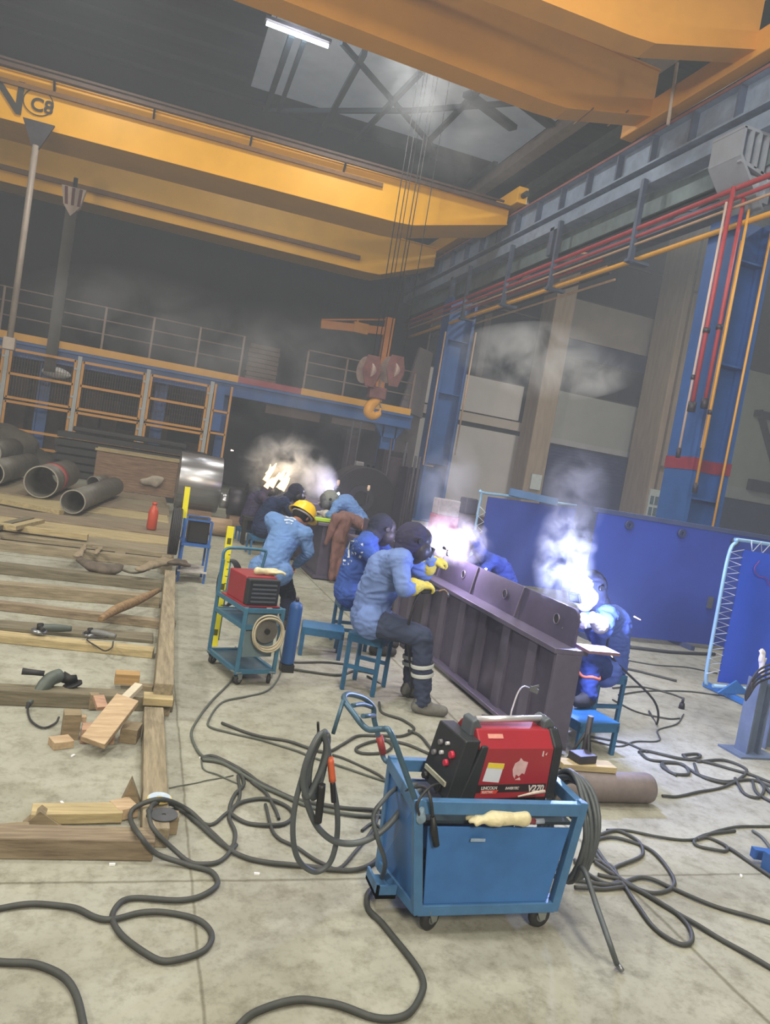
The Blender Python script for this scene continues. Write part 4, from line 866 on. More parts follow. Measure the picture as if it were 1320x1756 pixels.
# pipes on the mat
PST = mat('pipe_steel', hexc('7c7870'), .5, .5, .35, 3, bump=.1, grit=.4)
def bigpipe(c0, c1, r, wall, label, band=None):
    t = thing('steel_pipe', label, 'pipe', (c0[0], c0[1], max(0, c0[2]-r)))
    part('tube', MB().ring(c0, c1, r, r-wall, 36), PST, t)
    d = (Vector(c1)-Vector(c0)).normalized()
    part('cut_rim', MB().ring(Vector(c0)-d*.004, Vector(c0)+d*.012, r+.003, r-wall-.002, 36), mat('rim_bright', hexc('a8a49a'), .4, .6, .3, 9), t)
    if band: part('paint_mark', MB().ring(Vector(c0)+d*band[0], Vector(c0)+d*band[1], r+.004, r-.002, 36), mat('mark_red', hexc('a8504c'), .6, 0, .5, 6), t)
def pipe_at(cpx, rpx, Y, cpx2, Y2, rpx2=None, **k):
    c = AY(*cpx, Y); r = rpx/1290*(c-EYE).length; c2_ = AY(*cpx2, Y2); return c, c2_, r
c, e, r = pipe_at((122, 880), 19, 12.3, (194, 846), 16.2); c.z = .17+r; e.z = .17+r
bigpipe(c, e, r, .012, 'slimmer open steel pipe lying on the plank deck, right of the bigger one')
c, e, r = pipe_at((69, 836), 25, 13.9, (112, 818), 16.6); c.z = .17+r; e.z = .17+r
bigpipe(c, e, r, .014, 'big open steel pipe with a red paint mark lying on the plank deck', (.75, 1.15))
c, e, r = pipe_at((-20, 830), 20, 14.6, (47, 806), 18.4); c.z = .17+r; e.z = .17+r
bigpipe(c, e, r, .014, 'steel pipe lying at the left edge, cut off by the photo')
c, e, r = pipe_at((-25, 800), 19, 17.5, (18, 786), 20.4); c.z = .3+r; e.z = .3+r
bigpipe(c, e, r, .014, 'farthest steel pipe at the left edge beside the dark heap')
c, e, r = pipe_at((158, 838), 10, 17.0, (178, 832), 17.8); c.z = .17+r; e.z = .17+r
bigpipe(c, e, r, .01, 'short pipe stub lying behind the slimmer open pipe')
# heap of dark scrap before the fence
solo('scrap_heap', remesh('h', blob(blob(MB(), (-4.4, 21.6, .3), 1.15, (1.5, 1, .8), .3, 1.5), (-3.1, 22, .1), .8, (1.4, 1, .7), .3, 1.5), .08, BLK), mat('heap_grey', hexc('5c564e'), .9, 0, .5, 2, bump=.4), 'dark grey heap covered with sheeting in front of the fence at the left edge', 'heap', kind='stuff')
# low black stack in front of the fence
t = thing('black_rack', 'low black stack of beams standing in front of the fence', 'rack', (0, 21.8, 0))
for i in range(6): part('beam', MB().box((-2.3+.05*(i % 2), 21.2, .02+i*.2), (1.55, 22.4, .17+i*.2)), BLK, t)
b = MB(); b.box((-1.9, 21.2, 1.22), (1.0, 22.2, 1.35)); part('cover', b, BLK, t, .03)
# big steel drum and stepped shaft
t = thing('steel_drum', 'big shiny steel roll lying crosswise at the far end of the mat', 'steel roll', (1.15, 16, 0))
SH = mat('polished_steel', hexc('a9a9ad'), .30, .85, .3, 2, stretch=(.3, 6, 6))
a = AY(303, 832, 15.9); c = AY(374, 846, 15.9); r = 45/1290*16.6
a.z = c.z = r+.12
part('shell', MB().cone(a, c, r, n=48), SH, t, .01); part('cradle', MB().box((a.x+.1, 15.5, 0), (c.x-.1, 16.3, .16)), WCr, t)
t = thing('roller_shaft', 'stepped steel shaft lying right of the big steel roll', 'shaft', (2.1, 15.6, 0))
for (p0, p1, rr, m) in (((378, 852), (392, 855), .15, SH), ((392, 855), (420, 860), .27, DSTEEL), ((420, 862), (452, 868), .42, DSTEEL)):
    A_ = AY(*p0, 15.2); B_ = AY(*p1, 15.2); z = .46; A_.z = B_.z = z; part('step', MB().cone(A_, B_, rr, n=30), m, t)
part('cradle', MB().box((1.7, 14.9, 0), (2.3, 15.5, .2)).box((2.5, 14.9, 0), (3.0, 15.5, .06)), WCr, t)
A_ = AY(342, 893, 13.2); B_ = AY(396, 902, 13.2); z = A_.z
solo('round_log', MB().cone(V(A_.x, 13.2, .16), V(B_.x, 13.2, .16), .15, .16, n=20), mat('log_brown', hexc('a08a72'), .8, 0, .3, 4, bump=.2, stretch=(1, 8, 8)), 'pale brown round log lying right of the small blue stand', 'log')
solo('low_bench', MB().box((1.65, 12.4, .42), (2.35, 12.8, .47)).bar((1.7, 12.6, .42), (1.7, 12.6, 0), .04, .3).bar((2.3, 12.6, .42), (2.3, 12.6, 0), .04, .3), BLK, 'low dark bench beyond the bending man in the hard hat', 'bench')
# red bottle
t = thing('fire_extinguisher', 'small red bottle standing on the plank deck', 'bottle', G(258, 908, .17)); p = G(259, 908, .17)
RB = mat('bottle_red', hexc('b84a34'), .4, 0, .12, 5)
k = 43/1290*(p-EYE).length/.40
part('body', MB().lathe((p.x, p.y, .172), (0, 0, 1), [(.06*k, 0), (.075*k, .01), (.073*k, .26*k), (.055*k, .33*k), (.03*k, .36*k), (.03*k, .38*k)], 20), RB, t); part('cap', MB().cone((p.x, p.y, .172+.38*k), (p.x, p.y, .172+.42*k), .035*k, n=14), RB, t)
# offcuts of wood: (pixel centre of base, size, rotation, tilt)
def block(c, sz, rz, m, label, tilt=(0, 0), cat='wood offcut', nm='wood_offcut', rot=None, group=None):
    M = Matrix.Rotation(math.radians(rz), 3, 'Z') @ Matrix.Rotation(math.radians(tilt[0]), 3, 'X') @ Matrix.Rotation(math.radians(tilt[1]), 3, 'Y')
    b = MB().obox(c, sz, M); z0 = min(p.z for p in b.v)
    for p in b.v: p.z -= 0
    return solo(nm, b, m, label, cat, group, bevel=.003)
WZ = wood('offcut_pale', 'c2ab8c', '9c8468'); WZ2 = wood('offcut_pink', 'b8967c', '957462'); WZ3 = wood('offcut_grey', '97876c', '6f634e')
def gp(px, py, z=0): return G(px, py, z)
block(gp(120, 1252, .05)+V(0, .03, .02), (.085, .09, .14), 8, WZ3, 'upright square offcut standing left of the woodpile')
block(gp(103, 1282)+V(0, .02, .02), (.10, .09, .04), 25, WZ, 'pale wedge offcut lying lowest left of the woodpile')
block(gp(165, 1278)+V(0, .06, .04), (.17, .10, .08), 3, WZ2, 'pinkish block at the front of the woodpile')
block(gp(222, 1276)+V(0, .06, .04), (.09, .12, .08), -12, WZ3, 'dark block at the right foot of the woodpile')
block(gp(190, 1235, .14), (.13, .34, .035), -27, WZ, 'broad pale board tilted on top of the woodpile', (24, 8))
block(gp(172, 1205, .16), (.06, .10, .025), 20, WZ2, 'small pink splinter on top of the tilted board', (20, 0))
block(gp(225, 1188, .17), (.05, .16, .03), -30, mat('wrap_white', hexc('bdb4a0'), .8, 0, .2, 12), 'whitish wrapped piece at the top right of the woodpile', (18, 0))
block(gp(217, 1170, .05)+V(0, .03, .02), (.15, .09, .07), 2, wood('offcut_warm_brown', 'b89564', '977a50'), 'warm brown block behind the woodpile near the rail corner')  # plain warm brown wood colour
block(gp(250, 1178, .08), (.09, .06, .03), -8, WZ3, 'thin grey offcut right of the warm brown block')
block(gp(160, 1205, .05)+V(0, .03, .0), (.05, .05, .09), 15, WZ3, 'little upright offcut behind the tilted board')
block(gp(138, 1252, .02)+V(0, .04, .05), (.04, .04, .03), 5, WZ, 'tiny pale chunk beside the pinkish block')
# wedge and boards by the front timber
def wedge(p, w_, d, h, label, m):
    p = Vector(p); b = MB().prism([p+V(-w_/2, 0, 0), p+V(w_/2, 0, 0), p+V(-w_*.1, 0, h)], (0, d, 0)); return solo('wood_wedge', b, m, label, 'wood offcut')
wedge(gp(223, 1388)+V(0, 0, 0), .10, .06, .13, 'pointed wooden wedge standing against the short rail', WZ3)
block(gp(130, 1412, .0)+V(0, .03, .03), (.36, .10, .045), 4, WBm, 'pale board lying along the foremost timber', (0, 0)); block(gp(210, 1402)+V(0, .02, .03), (.09, .10, .05), 28, WZ, 'pale slanted offcut at the right end of the pale board')
wedge(gp(72, 1420), .16, .06, .07, 'dark triangular offcut left of the pale board', WZ3)
block(gp(15, 1428)+V(0, .02, .015), (.14, .03, .02), 10, WZ3, 'thin splinter at the left edge above the foremost timber')
# peeled stick
a = [G(172, 1062, .14), G(200, 1045, .16), G(235, 1030, .17), G(272, 1012, .20)]
solo('peeled_stick', MB().tube(cr(a, 5), .04, 8, rs=[.022+.02*math.sin(i/15*PI) for i in range(16)]), wood('stick_brown', '9a7f5c', '6c543a'), 'peeled brown stick lying across the timbers', 'stick')
solo('timber_offcut', MB().bar(G(20, 905, .24), G(70, 893, .24), .1, .05), WBm, 'pale batten end crossing the left plank edge', 'offcut')
# dark leather gloves and sleeve on the mat
LE = mat('leather_grey_brown', hexc('5c5248'), .8, 0, .4, 12, bump=.4); LE2 = mat('leather_tan', hexc('8a7c66'), .8, 0, .3, 12, bump=.4)
def leaf(pxs, r, m, label, z=.13, cat='glove', nm='leather_glove', flat=.5):
    b = MB(); P = [G(x, y, z)+V(0, 0, .02) for x, y in pxs]
    for i in range(len(P)-1): rcone(b, P[i], P[i+1], r[i], r[i+1])
    o = remesh('l', b, .018, m); zc = z
    for v in o.v: v.z = zc+(v.z-zc)*flat; v += noise.noise_vector(v*9)*.018
    return solo(nm, o, m, label, cat)
leaf([(140, 962), (160, 974), (190, 978), (205, 972)], (.06, .10, .11, .05), LE, 'dark leather welding glove lying on the timbers, left of the other two')
leaf([(132, 955), (142, 942), (146, 936)], (.05, .035, .022), LE2, 'tan cuff strap beside the dark leather glove')
leaf([(165, 950), (172, 940), (158, 938)], (.03, .03, .02), LE2, 'folded tan leather scrap behind the dark glove')
leaf([(240, 978), (262, 970), (285, 964), (312, 966)], (.05, .08, .09, .06), LE2, 'grey tan leather glove reaching over the right rail of the mat', .2)
leaf([(295, 967), (308, 966), (320, 970)], (.06, .08, .05), LE, 'dark leather glove hanging at the right rail of the mat', .22)
solo('strap', MB().tube(cr([G(205, 975, .15), G(225, 982, .14), G(245, 980, .15), G(262, 972, .2)], 5), .012, 6), LE, 'dark strap running between the leather gloves', 'strap')
# angle grinders
def grinder(px, py, z, ang, k, label, mbody, cord=None):
    o = G(px, py, z); t = thing('angle_grinder', label, 'angle grinder', o); M = Matrix.Rotation(ang, 3, 'Z'); P = lambda x, y, zz: Vector((o.x, o.y, z))+M @ Vector((x*k, y*k, zz*k))
    b = MB(); b.tube(cr([P(-.16, 0, .04), P(-.06, 0, .045), P(.04, 0, .05), P(.10, 0, .05)], 5), .03, 12, rs=[(.024+.012*math.sin(i/15*PI))*k for i in range(16)]); part('body', b, mbody, t)
    part('gear_head', MB().cone(P(.09, 0, .02), P(.10, 0, .085), .032*k, .026*k, 14), mat('gear_grey', hexc('8a8a88'), .4, .5, .3, 10), t)
    part('disc', MB().cone(P(.10, 0, .012), P(.10, 0, .018), .06*k, n=24), BLK, t); part('guard', MB().lathe(P(.10, 0, .014), (0, 0, 1), [(.066*k, 0), (.066*k, .022*k), (.03*k, .024*k)], 20, False), STEEL, t)
    part('side_handle', MB().cone(P(.10, .03, .06), P(.10, .13, .065), .014*k, .017*k, 12), RUB, t)
    if cord: part('cord', MB().tube(cr([P(-.16, 0, .04)]+[G(x, y, z+.006) for x, y in cord], 6), .005, 6), RUB, t)
    return t
GG = mat('grinder_green_grey', hexc('4d5550'), .5, 0, .25, 8)
o = G(72, 1200, .10)
# large grinder leaning on the beam, drawn part by part
t = thing('angle_grinder', 'large grey green angle grinder lying over the timber, left of the woodpile', 'angle grinder', G(70, 1215))
Yg = 4.66
part('body', MB().tube(cr([AY(48, 1208, Yg-.10), AY(66, 1188, Yg-.05), AY(85, 1166, Yg), AY(103, 1158, Yg+.05)], 6), .03, 14, rs=[.016+.025*min(1, i/9) for i in range(19)]), GG, t)
part('side_handle', MB().tube([AY(38, 1151, Yg), AY(58, 1153, Yg), AY(76, 1155, Yg)], .016, 12, rs=[.020, .017, .016]), RUB, t)
part('gear_head', MB().tube([AY(106, 1160, Yg+.05), AY(120, 1166, Yg+.05), AY(132, 1163, Yg+.06)], .03, 12, rs=[.034, .030, .022]), mat('gear_grey', (0, 0, 0)), t)
part('disc', MB().cone(AY(124, 1172, Yg+.04), AY(125, 1176, Yg+.04), .055, n=24), BLK, t)
part('cord', MB().tube(cr([AY(48, 1208, Yg-.10), G(48, 1222, .01), G(55, 1238, .01), G(75, 1248, .01), G(95, 1240, .01), G(101, 1230, .02)], 6), .006, 8), RUB, t)
part('cord_boot', MB().cone(AY(50, 1205, Yg-.1), AY(40, 1232, Yg-.16), .012, .008, 8), RUB, t)
grinder(88, 1086, .07, math.radians(200), .85, 'small grey angle grinder at the left of the two by the pale timber', GG)
grinder(170, 1094, .07, math.radians(165), .75, 'small angle grinder with a curled cord, right of the two by the pale timber', mat('grinder_grey', hexc('6a6c6c'), .5, .2, .3, 9), [(150, 1095), (165, 1108), (180, 1116), (192, 1110), (194, 1100)])
# discs on the rail end
p = G(273, 1371, .09); t = thing('grinding_disc', 'white and yellow grinding disc lying on the end of the short rail', 'grinding disc', p)
part('disc', MB().ring(V(p.x, p.y, .092), V(p.x, p.y, .098), .052, .010, 30), mat('disc_yellow', hexc('c9b46a'), .7, 0, .1, 20), t); part('paper_label', MB().ring(V(p.x, p.y+.004, .0985), V(p.x, p.y+.004, .1), .047, .012, 30), mat('disc_blue_white', hexc('b4c4d4'), .5, 0, .25, 16), t)
p = G(281, 1397, .09); solo('grinding_disc', MB().ring(V(p.x, p.y, .088), V(p.x, p.y, .093), .058, .009, 30), mat('disc_dark', hexc('4a4c50'), .7, 0, .2, 20), 'dark grey grinding disc in front of the white and yellow one', 'grinding disc')
block(gp(280, 1432)+V(0, .03, .04), (.11, .06, .08), 0, WZ3, 'square timber end standing under the dark grinding disc')
for i, (x, y) in enumerate(((192, 1484), (125, 1297), (106, 1378), (440, 1500), (1270, 1503), (70, 1413), (345, 1301))):
    p = G(x, y, .0); b = MB().obox(p+V(0, 0, .004), (.022, .010, .007), Matrix.Rotation(i, 3, 'Z')); solo('paper_scrap', b, WHITE, ['white scrap in front of the foremost timber', 'white chip beside the wedge offcut', 'pale pebble inside the mat', 'white scrap on the floor joint left of the cart', 'white scrap on the floor at the right', 'pale chip beside the dark triangular offcut', 'white cable tag where the black cables split'][i], 'scrap')

# ================================================================ RIGHT SIDE: screens, post, roll
TARP = mat('tarp_blue', hexc('2850c4'), .55, 0, .18, 1.6, bump=.1); TARP2 = mat('tarp_far_blue', hexc('3048a4'), .6, 0, .2, 1.2, bump=.1)
def grid_sheet(p00, p10, p11, p01, nu, nv, amp, fr, th=.006):
    b = MB(); vs = []
    n = (Vector(p10)-Vector(p00)).cross(Vector(p01)-Vector(p00)).normalized()
    for j in range(nv+1):
        for i in range(nu+1):
            u, v = i/nu, j/nv; p = Vector(p00).lerp(Vector(p10), u).lerp(Vector(p01).lerp(Vector(p11), u), v)
            e = math.sin(PI*u)*.6+.4; vs.append(p+n*amp*e*noise.noise(Vector((u*fr, v*fr*.6, 0))))
    m = len(vs); b.add(vs+[v+n*th for v in vs], [(j*(nu+1)+i, j*(nu+1)+i+1, (j+1)*(nu+1)+i+1, (j+1)*(nu+1)+i) for j in range(nv) for i in range(nu)]+[(m+j*(nu+1)+i, m+(j+1)*(nu+1)+i, m+(j+1)*(nu+1)+i+1, m+j*(nu+1)+i+1) for j in range(nv) for i in range(nu)], True)
    return b
t = thing('welding_screen', 'near blue welding curtain laced with white rope to a rounded tube frame, right edge', 'welding screen', (6.1, 5.85, 0))
FT = mat('screen_tube', hexc('8fb8dc'), .35, .2, .15, 5)
xl, xr, Ys_ = 5.42, 6.95, 5.85
fr = cr([(xl+.02, Ys_, .10), (xl-.01, Ys_, .25), (xl-.02, Ys_, .8), (xl-.02, Ys_, 1.38), (xl+.04, Ys_, 1.52), (xl+.16, Ys_, 1.55), (xr, Ys_, 1.55)], 5)
part('frame', MB().tube([V(xl+.02, Ys_, .10)]+fr+[V(xr+.1, Ys_, 1.5), V(xr+.1, Ys_, .1), V(xl+.1, Ys_, .10)], .018, 10), FT, t)
part('curtain', grid_sheet((xl+.14, Ys_, .14), (xr, Ys_, .14), (xr, Ys_, 1.46), (xl+.14, Ys_, 1.46), 20, 20, .05, 4), TARP, t)
zz = []
for i in range(17):
    z = .22+i*.075; zz += [V(xl-.02, Ys_+.02*(1 if i % 2 else -1), z), V(xl+.14, Ys_-.01, z+.04)]
part('lacing_rope', MB().tube(zz, .006, 6), mat('rope_white', hexc('c4cfe0'), .8, 0, .1, 20), t)
zz = []
for i in range(12): x = xl+.2+i*.12; zz += [V(x, Ys_-.015, 1.56), V(x+.05, Ys_, 1.45)]
part('lacing_rope', MB().tube(zz, .006, 6), mat('rope_white', (0, 0, 0)), t)
for x in (xl+.28,): part('foot', MB().bar((x, Ys_-.35, .03), (x, Ys_+.3, .03), .06, .05).prism([(x-.2, Ys_-.1, .06), (x+.2, Ys_-.1, .06), (x, Ys_-.1, .2)], (0, .02, 0)), mat('foot_blue', hexc('2f6ab0'), .5), t, .005)
part('chalk_mark', MB().tube(cr([AY(1302, 962, Ys_-.035), AY(1293, 975, Ys_-.035), AY(1300, 988, Ys_-.035), AY(1314, 992, Ys_-.035), AY(1318, 1005, Ys_-.035)], 5), .006, 6), mat('mark_purple', hexc('6a3a8c'), .6), t)
t = thing('welding_screen', 'wide dark blue panel with round rollers behind the brightly lit welder', 'welding screen', (6.8, 8.1, 0))
p = grid_sheet((5.30, 8.0, .06), (8.6, 8.0, .06), (8.6, 8.0, 1.56), (5.30, 8.0, 1.56), 24, 10, .03, 3, .03); part('panel', p, TARP2, t)
part('top_rail', MB().box((5.28, 7.96, 1.55), (8.6, 8.06, 1.61)), mat('rail_grey_blue', hexc('4c587c'), .5, .2, .2, 4), t, .005)
for x in (5.75, 6.55, 7.4, 8.2): part('roller', MB().ring((x, 7.93, 1.46), (x, 7.97, 1.46), .055, .02), mat('roller_grey', hexc('3c4668'), .5, .3, .2, 6), t)
for x in (5.35, 6.9, 8.4): part('foot', MB().box((x, 7.8, 0), (x+.06, 8.25, .06)), mat('rail_grey_blue', (0, 0, 0)), t)
part('latch', MB().box((7.16, 7.93, .55), (7.22, 7.97, .7)), STEEL, t)
t = thing('welding_screen', 'blue curtain frame left of the bright smoke plume, beyond the girder', 'welding screen', (6.1, 11.4, 0))
a = AY(828, 845, 11.4); c = AY(945, 860, 11.4)
part('curtain', grid_sheet((a.x+.1, 11.4, .05), (c.x+.5, 11.4, .05), (c.x+.5, 11.4, c.z-.05), (a.x+.1, 11.4, a.z-.05), 20, 10, .08, 4), mat('tarp_mid_blue', hexc('3448a0'), .6, 0, .18, 2), t)
part('frame', MB().tube(cr([(a.x-.02, 11.4, .03), (a.x-.02, 11.4, a.z-.1), (a.x+.08, 11.4, a.z), (c.x+.5, 11.4, c.z)], 5), .022, 8), FT, t)
part('lacing_rope', MB().tube([V(a.x-.02+(.12 if i % 2 else 0), 11.38, .15+i*.08) for i in range(15)], .007, 6), mat('rope_white', (0, 0, 0)), t)
part('folded_cover', MB().obox(AY(915, 852, 11.35), (.9, .08, .12), Matrix.Rotation(.05, 3, 'Y')), mat('cover_pale_blue', hexc('5d80b0'), .6, 0, .2, 5), t)
# grey post with cables at the right edge
t = thing('machine_post', 'grey steel I-section post at the right edge with cables and a glove hung on it', 'post', (4.75, 4.4, 0))
GP = mat('post_grey_blue', hexc('6d7c94'), .5, .2, .25, 5, grit=.2)
b = MB()
for x in (4.52, 4.64): b.box((x, 4.34, 0), (x+.012, 4.46, .58))
b.box((4.53, 4.39, 0), (4.65, 4.40, .58)); part('shaft', b, GP, t); part('base', MB().box((4.42, 4.28, 0), (4.78, 4.52, .015)), GP, t)
b = MB()
for x in (4.86, 4.98): b.box((x, 4.5, 0), (x+.012, 4.62, .62))
b.box((4.87, 4.55, 0), (4.99, 4.56, .62)); part('shaft', b, GP, t)
for k in range(4):
    part('hung_cable', MB().tube(cr([AY(1330, 1135+8*k, 4.4), AY(1300, 1150+7*k, 4.33), AY(1284, 1175+6*k, 4.32), AY(1278, 1195+2*k, 4.33), AY(1290, 1170+4*k, 4.3)], 5), .008, 6), RUB, t)
gm = remesh('g', glove(AY(1306, 1142, 4.42), math.radians(100), .8, math.radians(-80)), .007, WG); solo('work_glove', gm, mat('glove_white', hexc('c4c0c8'), .85, 0, .1, 20, bump=.2), 'white glove hung over the grey post at the right edge', 'glove')
t = thing('blue_cradle', 'blue steel frame piece cut by the right edge of the photo', 'frame', (3.4, 3.1, 0))
a = G(1298, 1455); part('rail', MB().bar(G(1290, 1462, .05), G(1345, 1470, .05), .04, .05), BLU, t); part('rail', MB().bar(G(1310, 1475, .05), G(1345, 1500, .05), .03, .1), BLU, t)
# steel roller on the floor with timber on it
t = thing('round_bar', 'thick pinkish grey steel bar lying on the floor right of the front cart', 'steel bar', (2.8, 3.5, 0))
RR = mat('bar_pinkish_grey', hexc('8f8482'), .6, .3, .35, 5, bump=.2, grit=.3)
part('shaft', MB().lathe((2.35, 3.56, .085), (1, 0, .0), [(.06, 0), (.082, .01), (.085, .02), (.085, .68), (.080, .695), (.05, .70)], 36), RR, t)
part('end_spigot', MB().cone((3.04, 3.56, .085), (3.07, 3.56, .085), .03, n=20), DSTEEL, t)
block(V(2.62, 3.60, .19), (.34, .10, .035), -4, WBm, 'pale timber lying on the pinkish steel bar'); solo('steel_block', MB().obox((2.60, 3.62, .232), (.13, .10, .045), Matrix.Rotation(.2, 3, 'Z')), DSTEEL, 'dark steel block on the pale timber beside the front cart', 'steel block', bevel=.004)
t = thing('clamp_stand', 'small dark tripod jack on the steel block at the near end of the girder', 'jack', (2.66, 3.75, .25))
part('spindle', MB().cone((2.72, 3.78, 0), (2.72, 3.78, .42), .018), DSTEEL, t)
for k in range(3): part('leg', MB().cone((2.72, 3.78, .34), (2.72+.14*math.cos(k*2.1+.4), 3.78+.14*math.sin(k*2.1+.4), .0), .009, n=8), BLK, t)

# ================================================================ BACKGROUND CLUTTER beyond the far welders
t = thing('winding_drum', 'big dark round drum behind the far blue shirted welder', 'drum', (5.2, 17, 0))
c = AY(620, 862, 16.5); part('drum', MB().lathe((c.x, 16.3, .8), (0, 1, 0), [(.75, 0), (.78, .03), (.78, .1), (.55, .12), (.55, .7), (.78, .72), (.78, .8)], 40), mat('drum_dark', hexc('2c2628'), .6, .3, .3, 4), t)
part('hub', MB().ring((c.x-.1, 16.25, .85), (c.x-.1, 16.3, .85), .3, .18), DSTEEL, t); part('frame', MB().bar((c.x-.6, 16.5, 0), (c.x, 16.5, .85), .1, .1).bar((c.x+.6, 16.5, 0), (c.x, 16.5, .85), .1, .1), BLK, t)
t = thing('machine_cabinet', 'tan brown machine cabinet left of the near seated welder\'s hood', 'machine', (6.3, 18, 0))
c = AY(675, 850, 17.5); part('body', MB().box((c.x-.55, 17.5, .1), (c.x+.45, 18.4, 1.35)), mat('machine_tan', hexc('7a6656'), .7, 0, .3, 3), t, .02); part('dial', MB().cone((c.x-.05, 17.48, .95), (c.x-.05, 17.5, .95), .09, n=20), BLK, t); part('plinth', MB().box((c.x-.5, 17.55, 0), (c.x+.4, 18.3, .1)), BLK, t)
t = thing('press_machine', 'black openwork machine frame in front of the blue mezzanine leg', 'machine', (6.6, 19, 0))
for (x0, x1, z0, z1) in ((630, 648, 838, 800), (652, 690, 835, 792)):
    a = AY(x0, z0, 19); c = AY(x1, z1, 19); b = MB()
    b.box((a.x, 19, 0), (a.x+.08, 19.4, c.z)); b.box((c.x-.08, 19, 0), (c.x, 19.4, c.z)); b.box((a.x, 19, c.z-.08), (c.x, 19.4, c.z)); b.box((a.x, 19, c.z-.6), (c.x, 19.4, c.z-.5))
    part('frame', b, BLK, t)
for k in range(6): part('slat', MB().box((AY(628, 830, 19).x+k*.14, 18.95, .2), (AY(628, 830, 19).x+k*.14+.06, 19, 1.7)), DSTEEL, t)
t = thing('control_box', 'pale grey control box on a post before the navy shutter', 'control box', AY(613, 815, 18)); c = AY(613, 812, 18)
part('box', MB().box((c.x-.1, 17.9, c.z-.3), (c.x+.1, 18.1, c.z+.3)), mat('box_pale', hexc('8d8a90'), .5), t, .02); part('post', MB().cone((c.x, 18, 0), (c.x, 18, c.z-.3), .05), BLK, t)
for i, (x, y) in enumerate(((580, 828), (632, 837))):
    c = AY(x, y, 15.5); t = thing('candle_lamp', ['small pale lamp glinting above the far welder in light blue', 'third small pale lamp near the dark drum'][i], 'lamp', c); part('shade', MB().lathe(c, (0, 0, 1), [(.02, -.06), (.035, 0), (.025, .06)], 12), mat('lamp_pale', hexc('c8a890'), .4, emit=(1, .75, .55), es=.2), t); part('stem', MB().cone((c.x, c.y, 0), (c.x, c.y, c.z-.1), .012), BLK, t)
t = thing('red_machine', 'red and white gas rack behind the middle arc smoke', 'machine', (4.5, 12.5, 0)); c = AY(768, 885, 12.0)
part('body', MB().box((c.x-.22, 12, 0), (c.x+.22, 12.3, c.z+.0)), mat('rack_red', hexc('a84050'), .5, 0, .3, 5), t, .02); part('top_panel', MB().box((c.x-.2, 12, c.z), (c.x+.2, 12.3, c.z+.28)), mat('rack_white', hexc('b8b0b8'), .5, 0, .4, 9), t, .02)
t = thing('shop_table', 'brown cluttered machine bench beyond the middle arc', 'bench', (5.6, 13, 0)); c = AY(800, 905, 12.6)
part('top', MB().box((c.x-.3, 12.5, .95), (c.x+.5, 13.1, 1.05)), mat('bench_brown', hexc('6e625c'), .7, 0, .4, 5), t); part('base', MB().box((c.x-.25, 12.55, 0), (c.x+.45, 13.05, .95)), mat('bench_brown', (0, 0, 0)), t); part('vise', MB().box((c.x-.1, 12.6, 1.05), (c.x+.15, 12.9, 1.35)), DSTEEL, t, .03)

for i, (x0_, x1_, yt_, yb_, Y, lab_) in enumerate(((596, 622, 735, 850, 20.5, 'tall dark plum cabinet beyond the drum, left of the blue mezzanine leg'), (660, 700, 770, 870, 16.8, 'dark squat machine housing in front of the blue mezzanine leg'), (700, 722, 800, 880, 15.5, 'narrow dark electrical cabinet left of the far blue runway column'))):
    a = AY(x0_, yt_, Y); c = AY(x1_, yt_, Y); t = thing('machine_cabinet', lab_, 'machine', ((a.x+c.x)/2, Y, 0))
    part('body', MB().box((a.x, Y, .08), (c.x, Y+.6, a.z)), mat('cabinet_plum', hexc('2e2830'), .6, .1, .4, 3), t, .02); part('door', MB().box((a.x+.06, Y-.02, .2), (c.x-.06, Y, a.z-.15)), mat('cabinet_door', hexc('443a42'), .6, .1, .4, 3), t, .01)
    part('plinth', MB().box((a.x+.04, Y+.04, 0), (c.x-.04, Y+.56, .08)), BLK, t); part('guard_pipe', MB().tube([(a.x+.1, Y-.1, 0), (a.x+.1, Y-.1, a.z+.25), (c.x-.1, Y-.1, a.z+.25), (c.x-.1, Y-.1, 0)], .03), DSTEEL, t)
# ================================================================ PEOPLE
from mathutils.bvhtree import BVHTree
SKIN = mat('skin', hexc('9a6b52'), .6, 0, .12, 20, spec=.3)
def cloth(nm, c, var=.22): return mat('cloth_'+nm, hexc(c), .88, 0, var, 7, bump=.15, spec=.15)
def wrinkle(o, amp, fr, st=(1, 1, 2.2), seed=0.0):
    # push vertices along the surface normal with ridged noise: folds in the fabric
    me = bpy.data.meshes.new('t'); me.from_pydata(o.v, [], o.f); me.update()
    nn = [v.normal.copy() for v in me.vertices]; bpy.data.meshes.remove(me)
    for i, v in enumerate(o.v):
        q = Vector((v.x*fr*st[0]+seed, v.y*fr*st[1], v.z*fr*st[2])); q += noise.noise_vector(q*.5)*1.2
        o.v[i] = v + nn[i]*amp*((.6-abs(noise.noise(q))*2.2)*(.45+.55*noise.noise(q*.35+Vector((9, 2, 4)))+.3)+.35*noise.noise(q*2.6))
    return o
